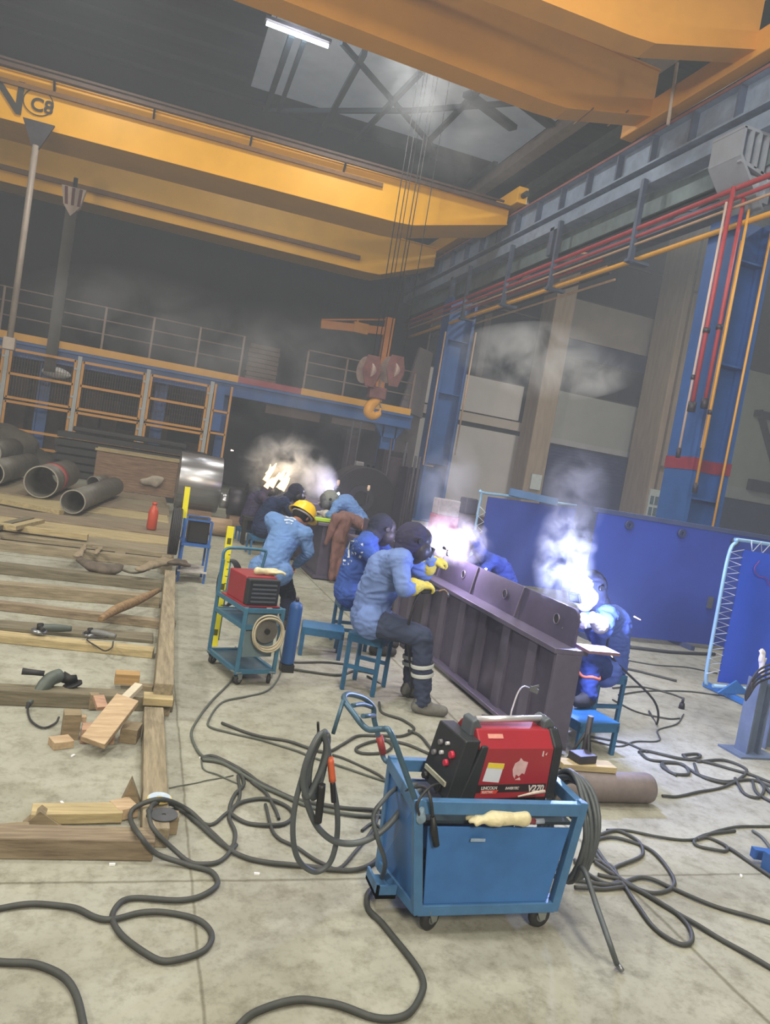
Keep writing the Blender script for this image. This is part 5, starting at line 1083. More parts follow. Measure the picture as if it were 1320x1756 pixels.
def hand(b, w_, d, n, r=.0105, L=.075, curl=.6, side=1, palm=None):
    # wrist point, pointing direction, back-of-hand normal; fingers bend away from n
    d = Vector(d).normalized(); n = Vector(n); n = (n-d*n.dot(d)).normalized(); s = d.cross(n)*side; w_ = Vector(w_)
    rcone(b, w_, w_+d*.03, r*2.3, r*2.5, 10)
    for i, (o, l) in enumerate(((-.030, .80), (-.011, 1.0), (.010, .97), (.029, .78))):
        k = w_+d*.085+s*o; rcone(b, w_+d*.025+s*o*.6, k, r*1.7, r*1.25, 8); a = curl*.6; p = k
        for seg in (.42, .32, .26):
            q = p+(d*math.cos(a)-n*math.sin(a)+s*o*.6)*L*l*seg; rcone(b, p, q, r*1.08, r*.95, 8); p = q; a += curl
    t0 = w_+d*.03-s*.028; t1 = t0+(d*.6-s*.55-n*.35)*.045; rcone(b, t0, t1, r*1.35, r*1.15, 8); rcone(b, t1, t1+(d*.85-n*.5+s*.1)*.034, r*1.1, r*.95, 8)
    return b
def add_head(b, c, f, u, k=1.0, ears=True):
    f = Vector(f).normalized(); u = Vector(u); u = (u-f*u.dot(f)).normalized(); s = f.cross(u); M = Matrix((s, f, u)).transposed(); P = lambda x, y, z: c+M @ Vector((x*k, y*k, z*k))
    b.sph(c+u*.02*k, .098*k, (.80, 1.0, 1.02), M, 20, 14); rcone(b, P(0, .025, -.03), P(0, .045, -.085), .062*k, .040*k, 14)   # skull, jaw
    rcone(b, P(0, .094, .02), P(0, .108, -.022), .010*k, .015*k, 8)                                                         # nose
    rcone(b, P(-.020, .086, -.052), P(.020, .086, -.052), .009*k, .009*k, 8)                                                # lips
    rcone(b, P(-.04, .080, .028), P(.04, .080, .028), .012*k, .012*k, 8)                                                    # brow
    for q in (-1, 1):
        b.sph(P(q*.080, .0, -.005), .026*k, (.35, .7, 1.1), M, 10, 8); b.sph(P(q*.030, .083, .006), .012*k, (1, .6, .7), M, 8, 6)
    return M
def person(label, J, shirt, trousers, boots, gloves=None, head=None, hat=None, fwd=(1, 0, 0), hup=(0, 0, 1), group=None, hood=None, seed=0.0, vox=.010, bs=1.0, curl=.8, wr=.012, hn=(0, 0, 1), hd=None, stripes=None, mask_lens=None, hair=None):
    J = {k: Vector(v) for k, v in J.items()}; f = Vector(fwd).normalized(); k = bs
    hipc = (J['hipR']+J['hipL'])/2; shc = (J['shR']+J['shL'])/2
    hc = J['head']; nk = shc.lerp(hc, .30)
    def torso(b, e):
        rcone(b, J['hipR'], J['hipL'], (.105+e)*k); rcone(b, J['pel'], J['belly'], (.120+e)*k, (.120+e)*k, 16); rcone(b, J['belly'], J['chest'], (.120+e)*k, (.140+e)*k, 16)
        rcone(b, J['chest'], shc, (.140+e)*k, (.075+e)*k, 16); rcone(b, J['shR'], J['shL'], (.066+e)*k); 
        for s in 'RL': rcone(b, J['chest'], J['sh'+s], (.11+e)*k, (.064+e)*k)
    def arms(b, e):
        for s in 'RL': rcone(b, J['sh'+s], J['el'+s], (.058+e)*k, (.044+e)*k); rcone(b, J['el'+s], J['wr'+s], (.044+e)*k, (.031+e*.9)*k)
    def legs(b, e):
        for s in 'RL': rcone(b, J['hip'+s], J['kn'+s], (.088+e)*k, (.060+e)*k, 14); rcone(b, J['kn'+s], J['an'+s], (.060+e)*k, (.044+e*1.2)*k, 14)
    def foot(b, s, e):
        a = J['an'+s]; t = J['toe'+s]; h = a.copy(); h.z = t.z; d = (t-h); d.z = 0; dn = d.normalized()
        rcone(b, a, h-dn*.03+V(0, 0, .01), (.045+e)*k, (.040+e)*k); rcone(b, h-dn*.03+V(0, 0, .005), h+dn*.06, (.040+e)*k, (.042+e)*k); rcone(b, h+dn*.05, t, (.043+e)*k, (.034+e)*k); rcone(b, a, h+dn*.06, (.042+e)*k, (.04+e)*k)
    # the body: one continuous skin surface
    b = MB(); torso(b, -.012); arms(b, -.006); legs(b, -.008); rcone(b, shc, nk, .06*k, .052*k); rcone(b, nk, hc-Vector(hup)*.03, .052*k, .055*k)
    for s in 'RL': foot(b, s, -.010)
    hM = add_head(b, hc, f, hup, k)
    HD = {}
    for s in 'RL':
        d = Vector(hd[s]) if hd else (J['wr'+s]-J['el'+s]); HD[s] = d
        hand(b, J['wr'+s], d, hn, .0085, .07, curl, 1 if s == 'R' else -1)
    me = remesh('body', b, .010, SKIN, smooth=1)
    P_ = solo('person', me, SKIN, label, 'person', group)
    # clothing
    def kid(nm, mb, vx, m, amp=0, fr=8, sm=2, lab=None):
        o = remesh(nm, mb, vx, m, smooth=sm)
        if amp: wrinkle(o, amp, fr, seed=seed)
        return part(nm, o, m, P_, label=lab), o
    b = MB(); torso(b, .020); arms(b, .012); rcone(b, shc, nk, .075*k, .062*k)
    sh, shm = kid('shirt', b, vox, shirt, wr, 10, 1)
    b = MB(); rcone(b, J['hipR'], J['hipL'], (.104)*k); rcone(b, J['pel'], J['pel'].lerp(J['belly'], .2), .114*k); legs(b, .014)
    tr, trm = kid('trousers', b, vox, trousers, wr, 10, 1)
    for s in 'RL':
        b = MB(); foot(b, s, .006); o, _ = kid('boot', b, .010, boots)
        zt = min(p.z for p in _.v)
        q = MB(); a = J['an'+s]; t = J['toe'+s]; d = V(t.x-a.x, t.y-a.y, 0).normalized()
    if gloves:
        for s in 'RL':
            b = MB(); hand(b, J['wr'+s], HD[s], hn, .0125, .078, curl, 1 if s == 'R' else -1); rcone(b, J['wr'+s]-(J['wr'+s]-J['el'+s]).normalized()*.07, J['wr'+s]+HD[s].normalized()*.02, .064*k, .040*k)
            kid('glove', b, .0065, gloves, .0025, 30, 1)
    if stripes:
        for s, zs, m in stripes:
            a, c = J['kn'+s], J['an'+s]
            for tt in zs:
                p = a.lerp(c, tt); r_ = (.060+.014)*(1-tt)+(.044+.017)*tt; d = (c-a).normalized()
                part('reflective_stripe', MB().lathe(p-d*.014, d, [(r_+.013, 0), (r_+.016, .01), (r_+.013, .028)], 24, False), mat('reflective_grey', hexc('b4b9b8'), .5, 0, .1, 20), tr)
    if hat:
        M = hM; P = lambda x, y, z: hc+M @ Vector((x, y, z)); q = MB(); nu = 28; rings = []
        prof = [(.128, .030), (.124, .045), (.122, .07), (.112, .105), (.088, .135), (.05, .152), (.015, .157)]
        vs = []
        for r_, z in prof:
            for i in range(nu): a = 2*PI*i/nu; vs.append(P(r_*.92*math.cos(a), r_*1.1*math.sin(a)-.005, z+(.006*math.cos(a*2) if z > .05 else 0)))
        q.add(vs, [(j*nu+i, j*nu+(i+1) % nu, (j+1)*nu+(i+1) % nu, (j+1)*nu+i) for j in range(len(prof)-1) for i in range(nu)], True)
        q.add([P(.015*.92*math.cos(2*PI*i/nu), .015*1.1*math.sin(2*PI*i/nu)-.005, .157) for i in range(nu)], [tuple(range(nu))])
        hh = part('hard_hat', q, hat, P_)
        q = MB(); vs = []
        for r_, z in ((.126, .036), (.150, .026), (.150, .021), (.126, .030)):
            for i in range(nu): a = 2*PI*i/nu; e = .03 if math.sin(a) > .3 else 0; vs.append(P((r_)*.92*math.cos(a), (r_+(e if r_ > .14 else 0))*1.1*math.sin(a)-.005, z))
        q.add(vs, [(j*nu+i, j*nu+(i+1) % nu, ((j+1) % 4)*nu+(i+1) % nu, ((j+1) % 4)*nu+i) for j in range(4) for i in range(nu)], True); part('brim', q, hat, hh)
        q = MB(); rcone(q, P(0, -.12, .155-.03), P(0, .10, .155-.02), .012); 
        part('crown_rib', MB().tube(cr([P(0, -.13, .06), P(0, -.10, .12), P(0, -.03, .158), P(0, .05, .156), P(0, .12, .10)], 5), .008, 8), hat, hh)
        part('head_strap', MB().tube([P(.098*math.cos(a*PI/12), .105*math.sin(a*PI/12), .02) for a in range(24)], .012, 8, True), mat('strap_white', hexc('b0a8a0'), .7), P_)
        part('hair', remesh('h', MB().sph(hc+M @ Vector((0, -.012, .022)), .105, (.86, 1.0, .95), M), .01, BLK), mat('hair_black', hexc('1c1a1a'), .8, 0, .3, 40), P_)
    if hood:
        # fabric hood / cap round the head plus the welding mask in front of the face
        P = lambda x, y, z: hc+hM @ Vector((x*k, y*k, z*k))
        b = MB(); b.sph(P(0, -.012, .022), .122*k, (.88, 1.02, 1.05), hM, 20, 14); rcone(b, P(0, -.03, -.05), nk, .085*k, .08*k, 14)
        kid('hood', b, .010, hood, .006, 16)
        b = MB(); rcone(b, P(0, .045, .05), P(0, .075, -.07), .090*k, .066*k, 16); rcone(b, P(-.03, .07, -.02), P(.03, .07, -.02), .085*k, n=14)
        mk, _ = kid('welding_mask', b, .009, head)
        part('lens_frame', MB().obox(P(0, .158, .0), (.11*k, .022, .075*k), hM), mask_lens or BLK, mk, .006)
        part('lens', MB().obox(P(0, .171, .0), (.085*k, .004, .045*k), hM), GLASS, mk)
        for q_ in (-1, 1): part('mask_knob', MB().cone(P(q_*.105, .0, .03), P(q_*.125, .0, .03), .02*k, n=14), BLK, mk)
    if hair: kid('hair', MB().sph(hc+hM @ Vector((0, -.015, .028)), .108*k, (.86, 1.0, .95), hM), .01, hair, .006, 30)
    return P_, shm, sh
def decal(body, shirt_o, polys, o, xd, yd, m, nm, off=.006, maxd=.6):
    # polygons in a local plane, each vertex dropped on to the cloth along the plane normal
    xd = Vector(xd).normalized(); yd = Vector(yd); yd = (yd-xd*yd.dot(xd)).normalized(); n = xd.cross(yd)
    bv = BVHTree.FromPolygons(shirt_o.v, shirt_o.f); b = MB()
    for poly in polys:
        vs = []
        for (x, y) in poly:
            p = Vector(o)+xd*x+yd*y+n*.3; hit = bv.ray_cast(p, -n, maxd); vs.append((hit[0] if hit[0] else p-n*.3)+n*off)
        b.prism(vs, -n*.004)
    return part(nm, b, m, body)
def strokes(lines, w_):
    # stroke list -> little quads
    out = []
    for L_ in lines:
        for (x0, y0), (x1, y1) in zip(L_, L_[1:]):
            d = math.hypot(x1-x0, y1-y0) or 1; nx, ny = -(y1-y0)/d*w_/2, (x1-x0)/d*w_/2; ex, ey = (x1-x0)/d*w_*.3, (y1-y0)/d*w_*.3
            out.append([(x0-nx-ex, y0-ny-ey), (x1-nx+ex, y1-ny+ey), (x1+nx+ex, y1+ny+ey), (x0+nx-ex, y0+ny-ey)])
    return out
S_A = cloth('shirt_blue_grey', '6c83b8'); S_B = cloth('shirt_royal', '38549c'); S_C = cloth('shirt_light_blue', '6585b6'); T_A = cloth('trouser_slate', '3a4259'); T_D = cloth('trouser_navy', '1a2030')
BOOT = mat('boot_grey', hexc('6b6a66'), .8, 0, .3, 14, bump=.2); BOOTD = mat('boot_dark', hexc('2c2a2a'), .8, 0, .3, 14)
YG = mat('glove_yellow', hexc('c9b84e'), .85, 0, .2, 25, bump=.3); HOODD = cloth('hood_dark', '2e3140'); HOODP = cloth('hood_purple', '3c3b52')
def pt(d): return {k: AY(*v) for k, v in d.items()}
# A: nearest seated welder
JA = pt(dict(head=(706, 930, 5.02), shR=(684, 962, 4.88), shL=(694, 952, 5.22), chest=(664, 980, 5.1), belly=(642, 1022, 5.17), pel=(633, 1058, 5.2), hipR=(636, 1066, 5.06), hipL=(646, 1060, 5.32),
          elR=(692, 1010, 4.78), wrR=(716, 1004, 4.90), elL=(728, 985, 5.32), wrL=(740, 962, 5.25), knR=(724, 1092, 4.84), anR=(724, 1200, 4.84), toeR=(758, 1226, 4.80), knL=(712, 1092, 5.22), anL=(704, 1175, 5.2), toeL=(728, 1186, 5.2)))
JA['toeR'].z = .042; JA['anR'].z = max(.10, JA['anR'].z); JA['toeL'].z = .042; JA['anL'].z = .11
pA, mA, oA = person('man in a blue grey shirt and slate trousers seated nearest, wearing yellow gloves', JA, S_A, T_A, BOOT, gloves=YG, head=mat('mask_dark', hexc('34333c'), .45, 0, .2, 8), hood=HOODP, fwd=(1, .12, -.35), hup=(.35, 0, 1), hd={'R': (1, .05, .12), 'L': (1, 0, .1)}, hn=(0, -.3, 1), stripes=[('R', (.44, .58), 0), ('L', (.44, .58), 0)], seed=1.3, wr=.013, curl=.75)
# torch in his right hand
def torch(p, d, label, n=(0, 0, 1), hose=None):
    p = Vector(p); d = Vector(d).normalized(); t = thing('welding_torch', label, 'torch', p)
    part('grip', MB().cone(p-d*.08, p+d*.07, .013, .011, 12), BLK, t); part('swan_neck', MB().tube(cr([p+d*.07, p+d*.12+V(0, 0, .01), p+d*.16-V(0, 0, .02)], 4), .006, 8), mat('brass_torch', hexc('8a6a40'), .4, .7, .2, 8), t); part('nozzle', MB().cone(p+d*.155-V(0, 0, .015), p+d*.175-V(0, 0, .045), .009, .008, 12), STEEL, t)
    if hose: part('hose', MB().tube(cr([p-d*.08]+hose, 6), .009, 8), RUB, t)
torch(JA['wrR']+V(.10, .0, -.035), (1, .25, .1), 'welding torch held in the yellow glove of the nearest seated man', hose=[JA['wrR']+V(-.02, -.05, -.12), JA['wrR']+V(-.02, -.02, -.35), V(2.1, 5.15, .02), V(1.9, 5.6, .012)])
torch(ARC_M+V(-.16, -.25, .06), (.5, .8, -.15), 'welding torch reaching towards the middle arc on the girder')
# B: behind him, printed back
JB = pt(dict(head=(652, 908, 6.55), shR=(622, 935, 6.25), shL=(640, 920, 6.7), chest=(622, 950, 6.5), belly=(606, 985, 6.5), pel=(598, 1012, 6.52), hipR=(600, 1018, 6.4), hipL=(608, 1014, 6.66),
          elR=(652, 972, 6.15), wrR=(684, 962, 6.3), elL=(668, 950, 6.8), wrL=(700, 944, 6.6), knR=(655, 1022, 6.3), anR=(650, 1090, 6.3), toeR=(676, 1100, 6.3), knL=(662, 1016, 6.65), anL=(655, 1080, 6.6), toeL=(680, 1090, 6.6)))
for s in 'RL': JB['toe'+s].z = .042; JB['an'+s].z = .11
pB, mB_, oB = person('man in a royal blue shirt with a white back print, seated second', JB, S_B, T_D, BOOTD, gloves=YG, head=mat('mask_dark', (0, 0, 0)), hood=HOODD, fwd=(1, .2, -.4), hup=(.4, 0, 1), seed=4.1)
pr_ = strokes([[(-.05, -.07), (-.065, 0), (-.05, .07), (0, .085), (.05, .07), (.06, 0), (.05, -.05)], [(-.02, -.04), (-.03, .04), (.02, .06)], [(.0, -.03), (.03, .03)]], .02)+strokes([[(-.09, -.11), (-.02, -.10)], [(-.085, -.14), (-.04, -.13)]], .016)
vd = (JB['chest']-EYE).normalized(); dn = Vector((-vd.x, -vd.y, 0)).normalized()
decal(pB, mB_, pr_, AY(609, 944, 6.35), (dn.cross(V(0, 0, 1))*-1), (.25, 0, 1), mat('print_white', hexc('c4cdd6'), .8, 0, .1, 20), 'back_print')
# C: man in the yellow hard hat
Yc = 6.95
JC = pt(dict(head=(517, 886, Yc+.28), shR=(522, 917, Yc+.05), shL=(468, 892, Yc+.22), chest=(492, 915, Yc+.12), belly=(475, 945, Yc), pel=(466, 972, Yc-.05), hipR=(480, 982, Yc-.08), hipL=(449, 974, Yc+.02),
          elR=(529, 948, Yc+.05), wrR=(508, 968, Yc+.25), elL=(470, 920, Yc+.5), wrL=(510, 915, Yc+.62), knR=(494, 1020, Yc+.1), anR=(488, 1075, Yc-.02), toeR=(496, 1088, Yc+.16), knL=(448, 1018, Yc+.12), anL=(440, 1066, Yc+.05), toeL=(446, 1078, Yc+.22)))
for s in 'RL': JC['toe'+s].z = .042; JC['an'+s].z = .11; JC['an'+s].y = Yc; JC['toe'+s].y = Yc+.2
pC, mC, oC = person('man in a yellow hard hat and light blue shirt bending forward with his back turned', JC, S_C, T_D, BOOTD, gloves=None, hat=mat('hat_yellow', hexc('e2b512'), .35, 0, .06, 5, spec=.5), fwd=(.75, .55, -.55), hup=(.35, .3, .75), seed=7.7, wr=.009)
vd = Vector((-.3, -.95, 0)).normalized()
decal(pC, mC, strokes([[(-.06, .02), (-.03, .035), (0, .03), (.03, .035), (.06, .02)], [(-.04, -.01), (.0, .0), (.04, -.01)], [(-.02, -.03), (.03, -.03)]], .012), AY(495, 893, Yc-.1), (1, -.2, 0), (.1, 0, 1), mat('print_white', (0, 0, 0)), 'back_print')
# D: light blue shirt leaning over from the far side, facing left
Yd = 10.4
JD = pt(dict(head=(566, 858, Yd), shR=(583, 862, Yd+.25), shL=(578, 868, Yd-.18), chest=(592, 866, Yd), belly=(606, 880, Yd), pel=(616, 894, Yd+.02), hipR=(616, 896, Yd+.14), hipL=(614, 898, Yd-.14),
          elR=(570, 884, Yd+.3), wrR=(556, 886, Yd+.2), elL=(568, 884, Yd-.25), wrL=(554, 880, Yd-.1), knR=(618, 935, Yd+.14), anR=(620, 965, Yd+.12), toeR=(606, 968, Yd+.12), knL=(616, 935, Yd-.14), anL=(618, 965, Yd-.12), toeL=(604, 968, Yd-.12)))
for s in 'RL': JD['an'+s].z = .11; JD['toe'+s].z = .042; JD['kn'+s].z = .48; JD['an'+s].x = JD['hip'+s].x; JD['kn'+s].x = JD['hip'+s].x-.04; JD['toe'+s].x = JD['an'+s].x-.17
pD, mD, oD = person('man in a light blue shirt leaning over the far girder, facing left', JD, S_C, T_D, BOOTD, gloves=mat('glove_pale', hexc('b9b4ac'), .8), head=mat('mask_grey', hexc('55565c'), .5), hood=mat('cap_grey', hexc('7d807a'), .8, 0, .2, 9), fwd=(-1, .1, -.7), hup=(-.6, 0, 1), seed=2.2)
# E: dark clothed welder seated left of the far girder, and another one behind
def seated(px, py, Y, sc, lean, label, sh, tr, hood, mask, s_=1, k=1.0, seed=0.0, gl=None):
    # px,py = pelvis pixel; faces +X (s_=1) or -X (s_=-1)
    o = AY(px, py, Y); q = lambda x, y, z: V(o.x+x*s_, o.y+y*s_*-1, o.z+z)
    z0 = -o.z
    J = dict(pel=q(0, 0, 0), hipR=q(.02, .13, -.02), hipL=q(.02, -.13, -.02), belly=q(.04, 0, .18), chest=q(.04+lean*.5, 0, .36), shR=q(.06+lean, .17, .46), shL=q(.06+lean, -.17, .46), head=q(.16+lean*1.35, 0, .62),
             elR=q(.26+lean, .22, .24), wrR=q(.45+lean, .10, .34), elL=q(.26+lean, -.22, .24), wrL=q(.46+lean, -.06, .36), knR=q(.42, .15, .02), anR=q(.40, .15, z0+.11), toeR=q(.56, .16, z0+.042), knL=q(.42, -.15, .02), anL=q(.42, -.15, z0+.11), toeL=q(.58, -.16, z0+.042))
    return person(label, J, sh, tr, BOOTD, gloves=gl or mat('glove_brown', hexc('6b5844'), .85, 0, .2, 20), head=mask, hood=hood, fwd=(s_, .1, -.5), hup=(.45*s_, 0, 1), seed=seed, bs=k)
NV = cloth('jacket_navy', '26304c'); NV2 = cloth('jacket_black', '22222c')
seated(446, 905, 11.6, 1, .22, 'man in a dark navy jacket seated just left of the far arcs', NV, NV, HOODD, mat('mask_black', hexc('1e1e22'), .4), 1, 1.0, 5.5)
seated(424, 893, 13.0, 1, .10, 'man in a dusky purple jacket half hidden behind the navy jacketed one', cloth('jacket_purple', '3a3650'), NV2, HOODP, mat('mask_black', (0, 0, 0)), 1, 1.0, 6.5)
for (x, y, h, l) in ((AY(446, 905, 11.6).x, 11.6, AY(446, 905, 11.6).z-.12, 'dark stool under the man in the navy jacket'), (AY(424, 893, 13.0).x, 13.0, AY(424, 893, 13.0).z-.12, 'dark stool under the man in the purple jacket')):
    if h > .1: stool(x, y, .1, .3, .3, h, l)
# F: bent blue figure beyond the girder, between the two arcs
Yf2 = 7.3
o = AY(868, 1035, Yf2)
pF = seated(872, 1035, Yf2, 1, .30, 'man in a blue jacket bent low beyond the girder between two arcs', cloth('jacket_blue', '3a4c9a'), NV2, cloth('hood_blue', '4456a0'), mat('mask_black', (0, 0, 0)), -1, .85, 8.5)
solo('blue_crate', MB().box((o.x-.1, Yf2-.15, 0), (o.x+.25, Yf2+.15, max(.15, AY(872, 1035, Yf2).z-.13))), STB, 'low blue crate beyond the girder under the bent man', 'crate', bevel=.01)
# G: brightly lit welder on the right, facing left
JG = pt(dict(head=(1012, 1012, 4.72), shR=(1034, 1052, 4.98), shL=(1040, 1056, 4.66), chest=(1046, 1072, 4.84), belly=(1046, 1110, 4.88), pel=(1044, 1142, 4.9), hipR=(1042, 1148, 5.0), hipL=(1036, 1150, 4.76),
          elR=(1018, 1090, 5.05), wrR=(1004, 1058, 4.75), elL=(1036, 1082, 4.46), wrL=(1022, 1062, 4.42), knR=(1004, 1128, 4.98), anR=(1000, 1205, 4.92), toeR=(980, 1222, 4.9), knL=(1012, 1136, 4.62), anL=(1004, 1218, 4.52), toeL=(984, 1232, 4.48)))
for s in 'RL': JG['toe'+s].z = .27+.01; JG['an'+s].z = .33
JG['toeR'].z = .042; JG['anR'].z = .11
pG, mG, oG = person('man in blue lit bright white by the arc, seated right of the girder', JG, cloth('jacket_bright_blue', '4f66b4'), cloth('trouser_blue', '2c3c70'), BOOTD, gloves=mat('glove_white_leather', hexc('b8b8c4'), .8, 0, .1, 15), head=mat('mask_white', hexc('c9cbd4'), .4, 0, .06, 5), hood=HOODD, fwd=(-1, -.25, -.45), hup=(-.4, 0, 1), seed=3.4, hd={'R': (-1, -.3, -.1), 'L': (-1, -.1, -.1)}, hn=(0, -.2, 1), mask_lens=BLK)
part('orange_cuff', MB().tube([JG['knL'].lerp(JG['anL'], .42)+V(.070*math.cos(a*PI/10), .070*math.sin(a*PI/10), .008*math.sin(a)) for a in range(20)], .012, 8, True), mat('cuff_orange', hexc('c86a4c'), .7), pG)
torch(JG['wrL']+V(-.09, .0, -.02), (-1, -.1, -.15), 'welding torch held by the brightly lit man at the right arc', hose=[JG['wrL']+V(.12, .0, -.06), JG['wrL']+V(.35, .25, -.3), V(3.95, 4.75, .25), V(4.15, 4.9, .012), V(4.3, 5.2, .012)])
# leather jacket draped over the girder
LJ = mat('leather_rust_brown', hexc('70504a'), .7, 0, .25, 8, bump=.3)
b = MB(); YJ = 9.78
def jp(x, y, Y=YJ): return AY(x, y, Y)
rcone(b, jp(588, 888, 9.95), jp(608, 893, 9.9), .10, .09); rcone(b, jp(608, 893, 9.9), jp(630, 905, 9.8), .09, .07); rcone(b, jp(576, 888), jp(588, 890), .07, .09)
rcone(b, jp(576, 890), jp(566, 915), .07, .05); rcone(b, jp(566, 915), jp(558, 932), .045, .03); rcone(b, jp(592, 893), jp(584, 925), .09, .08)
for dx in (-7, 0, 7): rcone(b, jp(584+dx, 915), jp(573+dx*.8, 985+abs(dx)), .05, .04)
o = wrinkle(remesh('l', b, .016, LJ), .018, 7, (2.5, 2.5, .7)); solo('leather_jacket', o, LJ, 'rust brown leather jacket draped over the far girder end, above the printed shirt', 'jacket')
solo('jacket_sleeve_end', remesh('l', rcone(MB(), AY(628, 904, 9.78), AY(634, 903, 9.76), .075, .065), .012, LJ), mat('sleeve_end_orange', hexc('c8866a'), .8, 0, .1, 9), 'orange sleeve end at the right of the leather jacket', 'sleeve')  # sleeve end in a lighter orange than the jacket

# ================================================================ ARCS, SPARKS AND SMOKE
ARCM = mat('arc_white', (1, 1, 1), .5, emit=(.80, .86, 1), es=60); ARCY = mat('flame_yellow', (1, .8, .4), .5, emit=(1, .62, .20), es=5); SPK = mat('spark', (1, .6, .4), .5, emit=(1, .62, .45), es=9)
solo('welding_arc', MB().sph(ARC_R, .022, nu=12, nv=8), ARCM, 'blinding white welding arc at the near right end of the girder', 'arc')
solo('welding_arc', MB().sph(ARC_M, .022, nu=12, nv=8), ARCM, 'white welding arc on the middle of the girder beside the nearest man\'s mask', 'arc')
solo('welding_arc', MB().sph(ARC_G, .02, nu=12, nv=8), ARCM, 'small white arc in front of the far light blue shirted man', 'arc')
solo('welding_arc', MB().sph(AY(833, 976, 6.9), .012, nu=12, nv=8), ARCM, 'tiny bright arc point beyond the girder beside the bent blue figure', 'arc')
random.seed(9); b = MB()
c = AY(466, 822, 12.3)
for i in range(11):
    a = random.uniform(-.5, 1.1); l = random.uniform(.10, .30); q = c+V(random.uniform(-.12, .22), random.uniform(-.05, .05), random.uniform(-.15, .08)); b.tube([q, q+V(.3*l*math.cos(a), 0, l*.6), q+V(.5*l*math.cos(a*1.4), 0, l)], .03, 6, rs=[.045, .03, .004])
solo('cutting_flame', b, ARCY, 'yellow white burst of cutting flame at the far end of the girder', 'flame')
for i, (x, y, Y, x2, y2) in enumerate(((1087, 1057, 5.5, 1098, 1063), (1044, 1120, 4.2, 1050, 1127), (396, 772, 20, 400, 773), (735, 1003, 5.0, 737, 1008))):
    solo('flying_spark', MB().cone(AY(x, y, Y), AY(x2, y2, Y), .004*(Y/4), .002*(Y/4), 8), SPK, ['orange spark flying right of the brightly lit man', 'orange spark below the elbow of the brightly lit man', 'small white glint before the dark shutter left of the far smoke', 'tiny spark at the yellow glove'][i], 'spark')
def smoke_mat(nm, dens, scale, thr, col=(.85, .88, .95), aniso=.0):
    m = bpy.data.materials.new(nm); m.use_nodes = True; N = m.node_tree.nodes; L = m.node_tree.links; N.remove(N['Principled BSDF'])
    vs = N.new('ShaderNodeVolumeScatter'); vs.inputs['Color'].default_value = (*col, 1); vs.inputs['Anisotropy'].default_value = aniso
    tc = N.new('ShaderNodeTexCoord'); nz = N.new('ShaderNodeTexNoise'); nz.inputs['Scale'].default_value = scale; nz.inputs['Detail'].default_value = 4; nz.inputs['Roughness'].default_value = .6; nz.inputs['Distortion'].default_value = .6
    L.new(tc.outputs['Object'], nz.inputs['Vector'])
    r = N.new('ShaderNodeMapRange'); r.inputs[1].default_value = thr; r.inputs[2].default_value = thr+.22; r.inputs[3].default_value = 0; r.inputs[4].default_value = 1; L.new(nz.outputs[0], r.inputs[0])
    # fade towards the skin of the plume: generated coords -> distance from the centre
    sp = N.new('ShaderNodeVectorMath'); sp.operation = 'SUBTRACT'; L.new(tc.outputs['Generated'], sp.inputs[0]); sp.inputs[1].default_value = (.5, .5, .5)
    ln = N.new('ShaderNodeVectorMath'); ln.operation = 'LENGTH'; L.new(sp.outputs[0], ln.inputs[0])
    f = N.new('ShaderNodeMapRange'); f.inputs[1].default_value = .5; f.inputs[2].default_value = .12; f.inputs[3].default_value = 0; f.inputs[4].default_value = 1; L.new(ln.outputs['Value'], f.inputs[0])
    a = N.new('ShaderNodeMath'); a.operation = 'MULTIPLY'; L.new(r.outputs[0], a.inputs[0]); L.new(f.outputs[0], a.inputs[1])
    d = N.new('ShaderNodeMath'); d.operation = 'MULTIPLY'; L.new(a.outputs[0], d.inputs[0]); d.inputs[1].default_value = dens
    L.new(d.outputs[0], vs.inputs['Density']); L.new(vs.outputs[0], N['Material Output'].inputs['Volume']); return m
def plume(c, r, lean, m, label):
    # ellipsoid puff, sheared along its rise
    b = MB(); b.sph((0, 0, 0), 1, r, None, 20, 14)
    for p in b.v: k = p.z; p += V(lean[0]*k, lean[1]*k, 0); p += Vector(c)
    return solo('smoke_plume', b, m, label, 'smoke', kind='stuff')
plume(AY(968, 950, 4.6), (.24, .22, .42), (-.06, 0), smoke_mat('smoke_right', 8, 7, .45), 'bright white smoke rising from the right arc')
plume(AY(985, 850, 4.9), (.28, .25, .40), (.1, 0), smoke_mat('smoke_right_top', 1.6, 4, .42), 'thin smoke above the bright right plume')
plume(AY(775, 925, 6.2), (.42, .25, .26), (-.2, 0), smoke_mat('smoke_mid', 7, 7, .43), 'white pinkish smoke around the middle arc')
plume(AY(770, 840, 6.6), (.35, .3, .55), (-.1, 0), smoke_mat('smoke_mid_top', 1.3, 3, .40), 'thin smoke column above the middle arc')
plume(AY(490, 800, 12.6), (.85, .5, .65), (.2, 0), smoke_mat('smoke_far', 2.8, 3.4, .45), 'grey smoke cloud over the far flame')
plume(AY(545, 825, 11.8), (.35, .3, .35), (0, 0), smoke_mat('smoke_far_small', 5, 4, .36), 'small bright smoke puff over the small far arc')
plume(AY(500, 640, 17), (3.2, 1.5, 1.6), (.3, 0), smoke_mat('smoke_drift_back', .22, .9, .42), 'drifting grey haze in front of the mezzanine railing')
plume(AY(250, 560, 20), (3.4, 1.5, 1.4), (.3, 0), smoke_mat('smoke_drift_left', .25, .8, .40), 'drifting grey haze above the fence at the left')
plume(AY(940, 620, 13), (2.0, .8, .8), (.9, 0), smoke_mat('smoke_drift_right', 2.2, 1.3, .42), 'white smoke streak drifting past the concrete columns')
plume(AY(790, 200, 17), (2.4, 1.6, 1.6), (.2, 0), smoke_mat('smoke_drift_roof', .22, 1.0, .42), 'pale haze between the two yellow cranes')
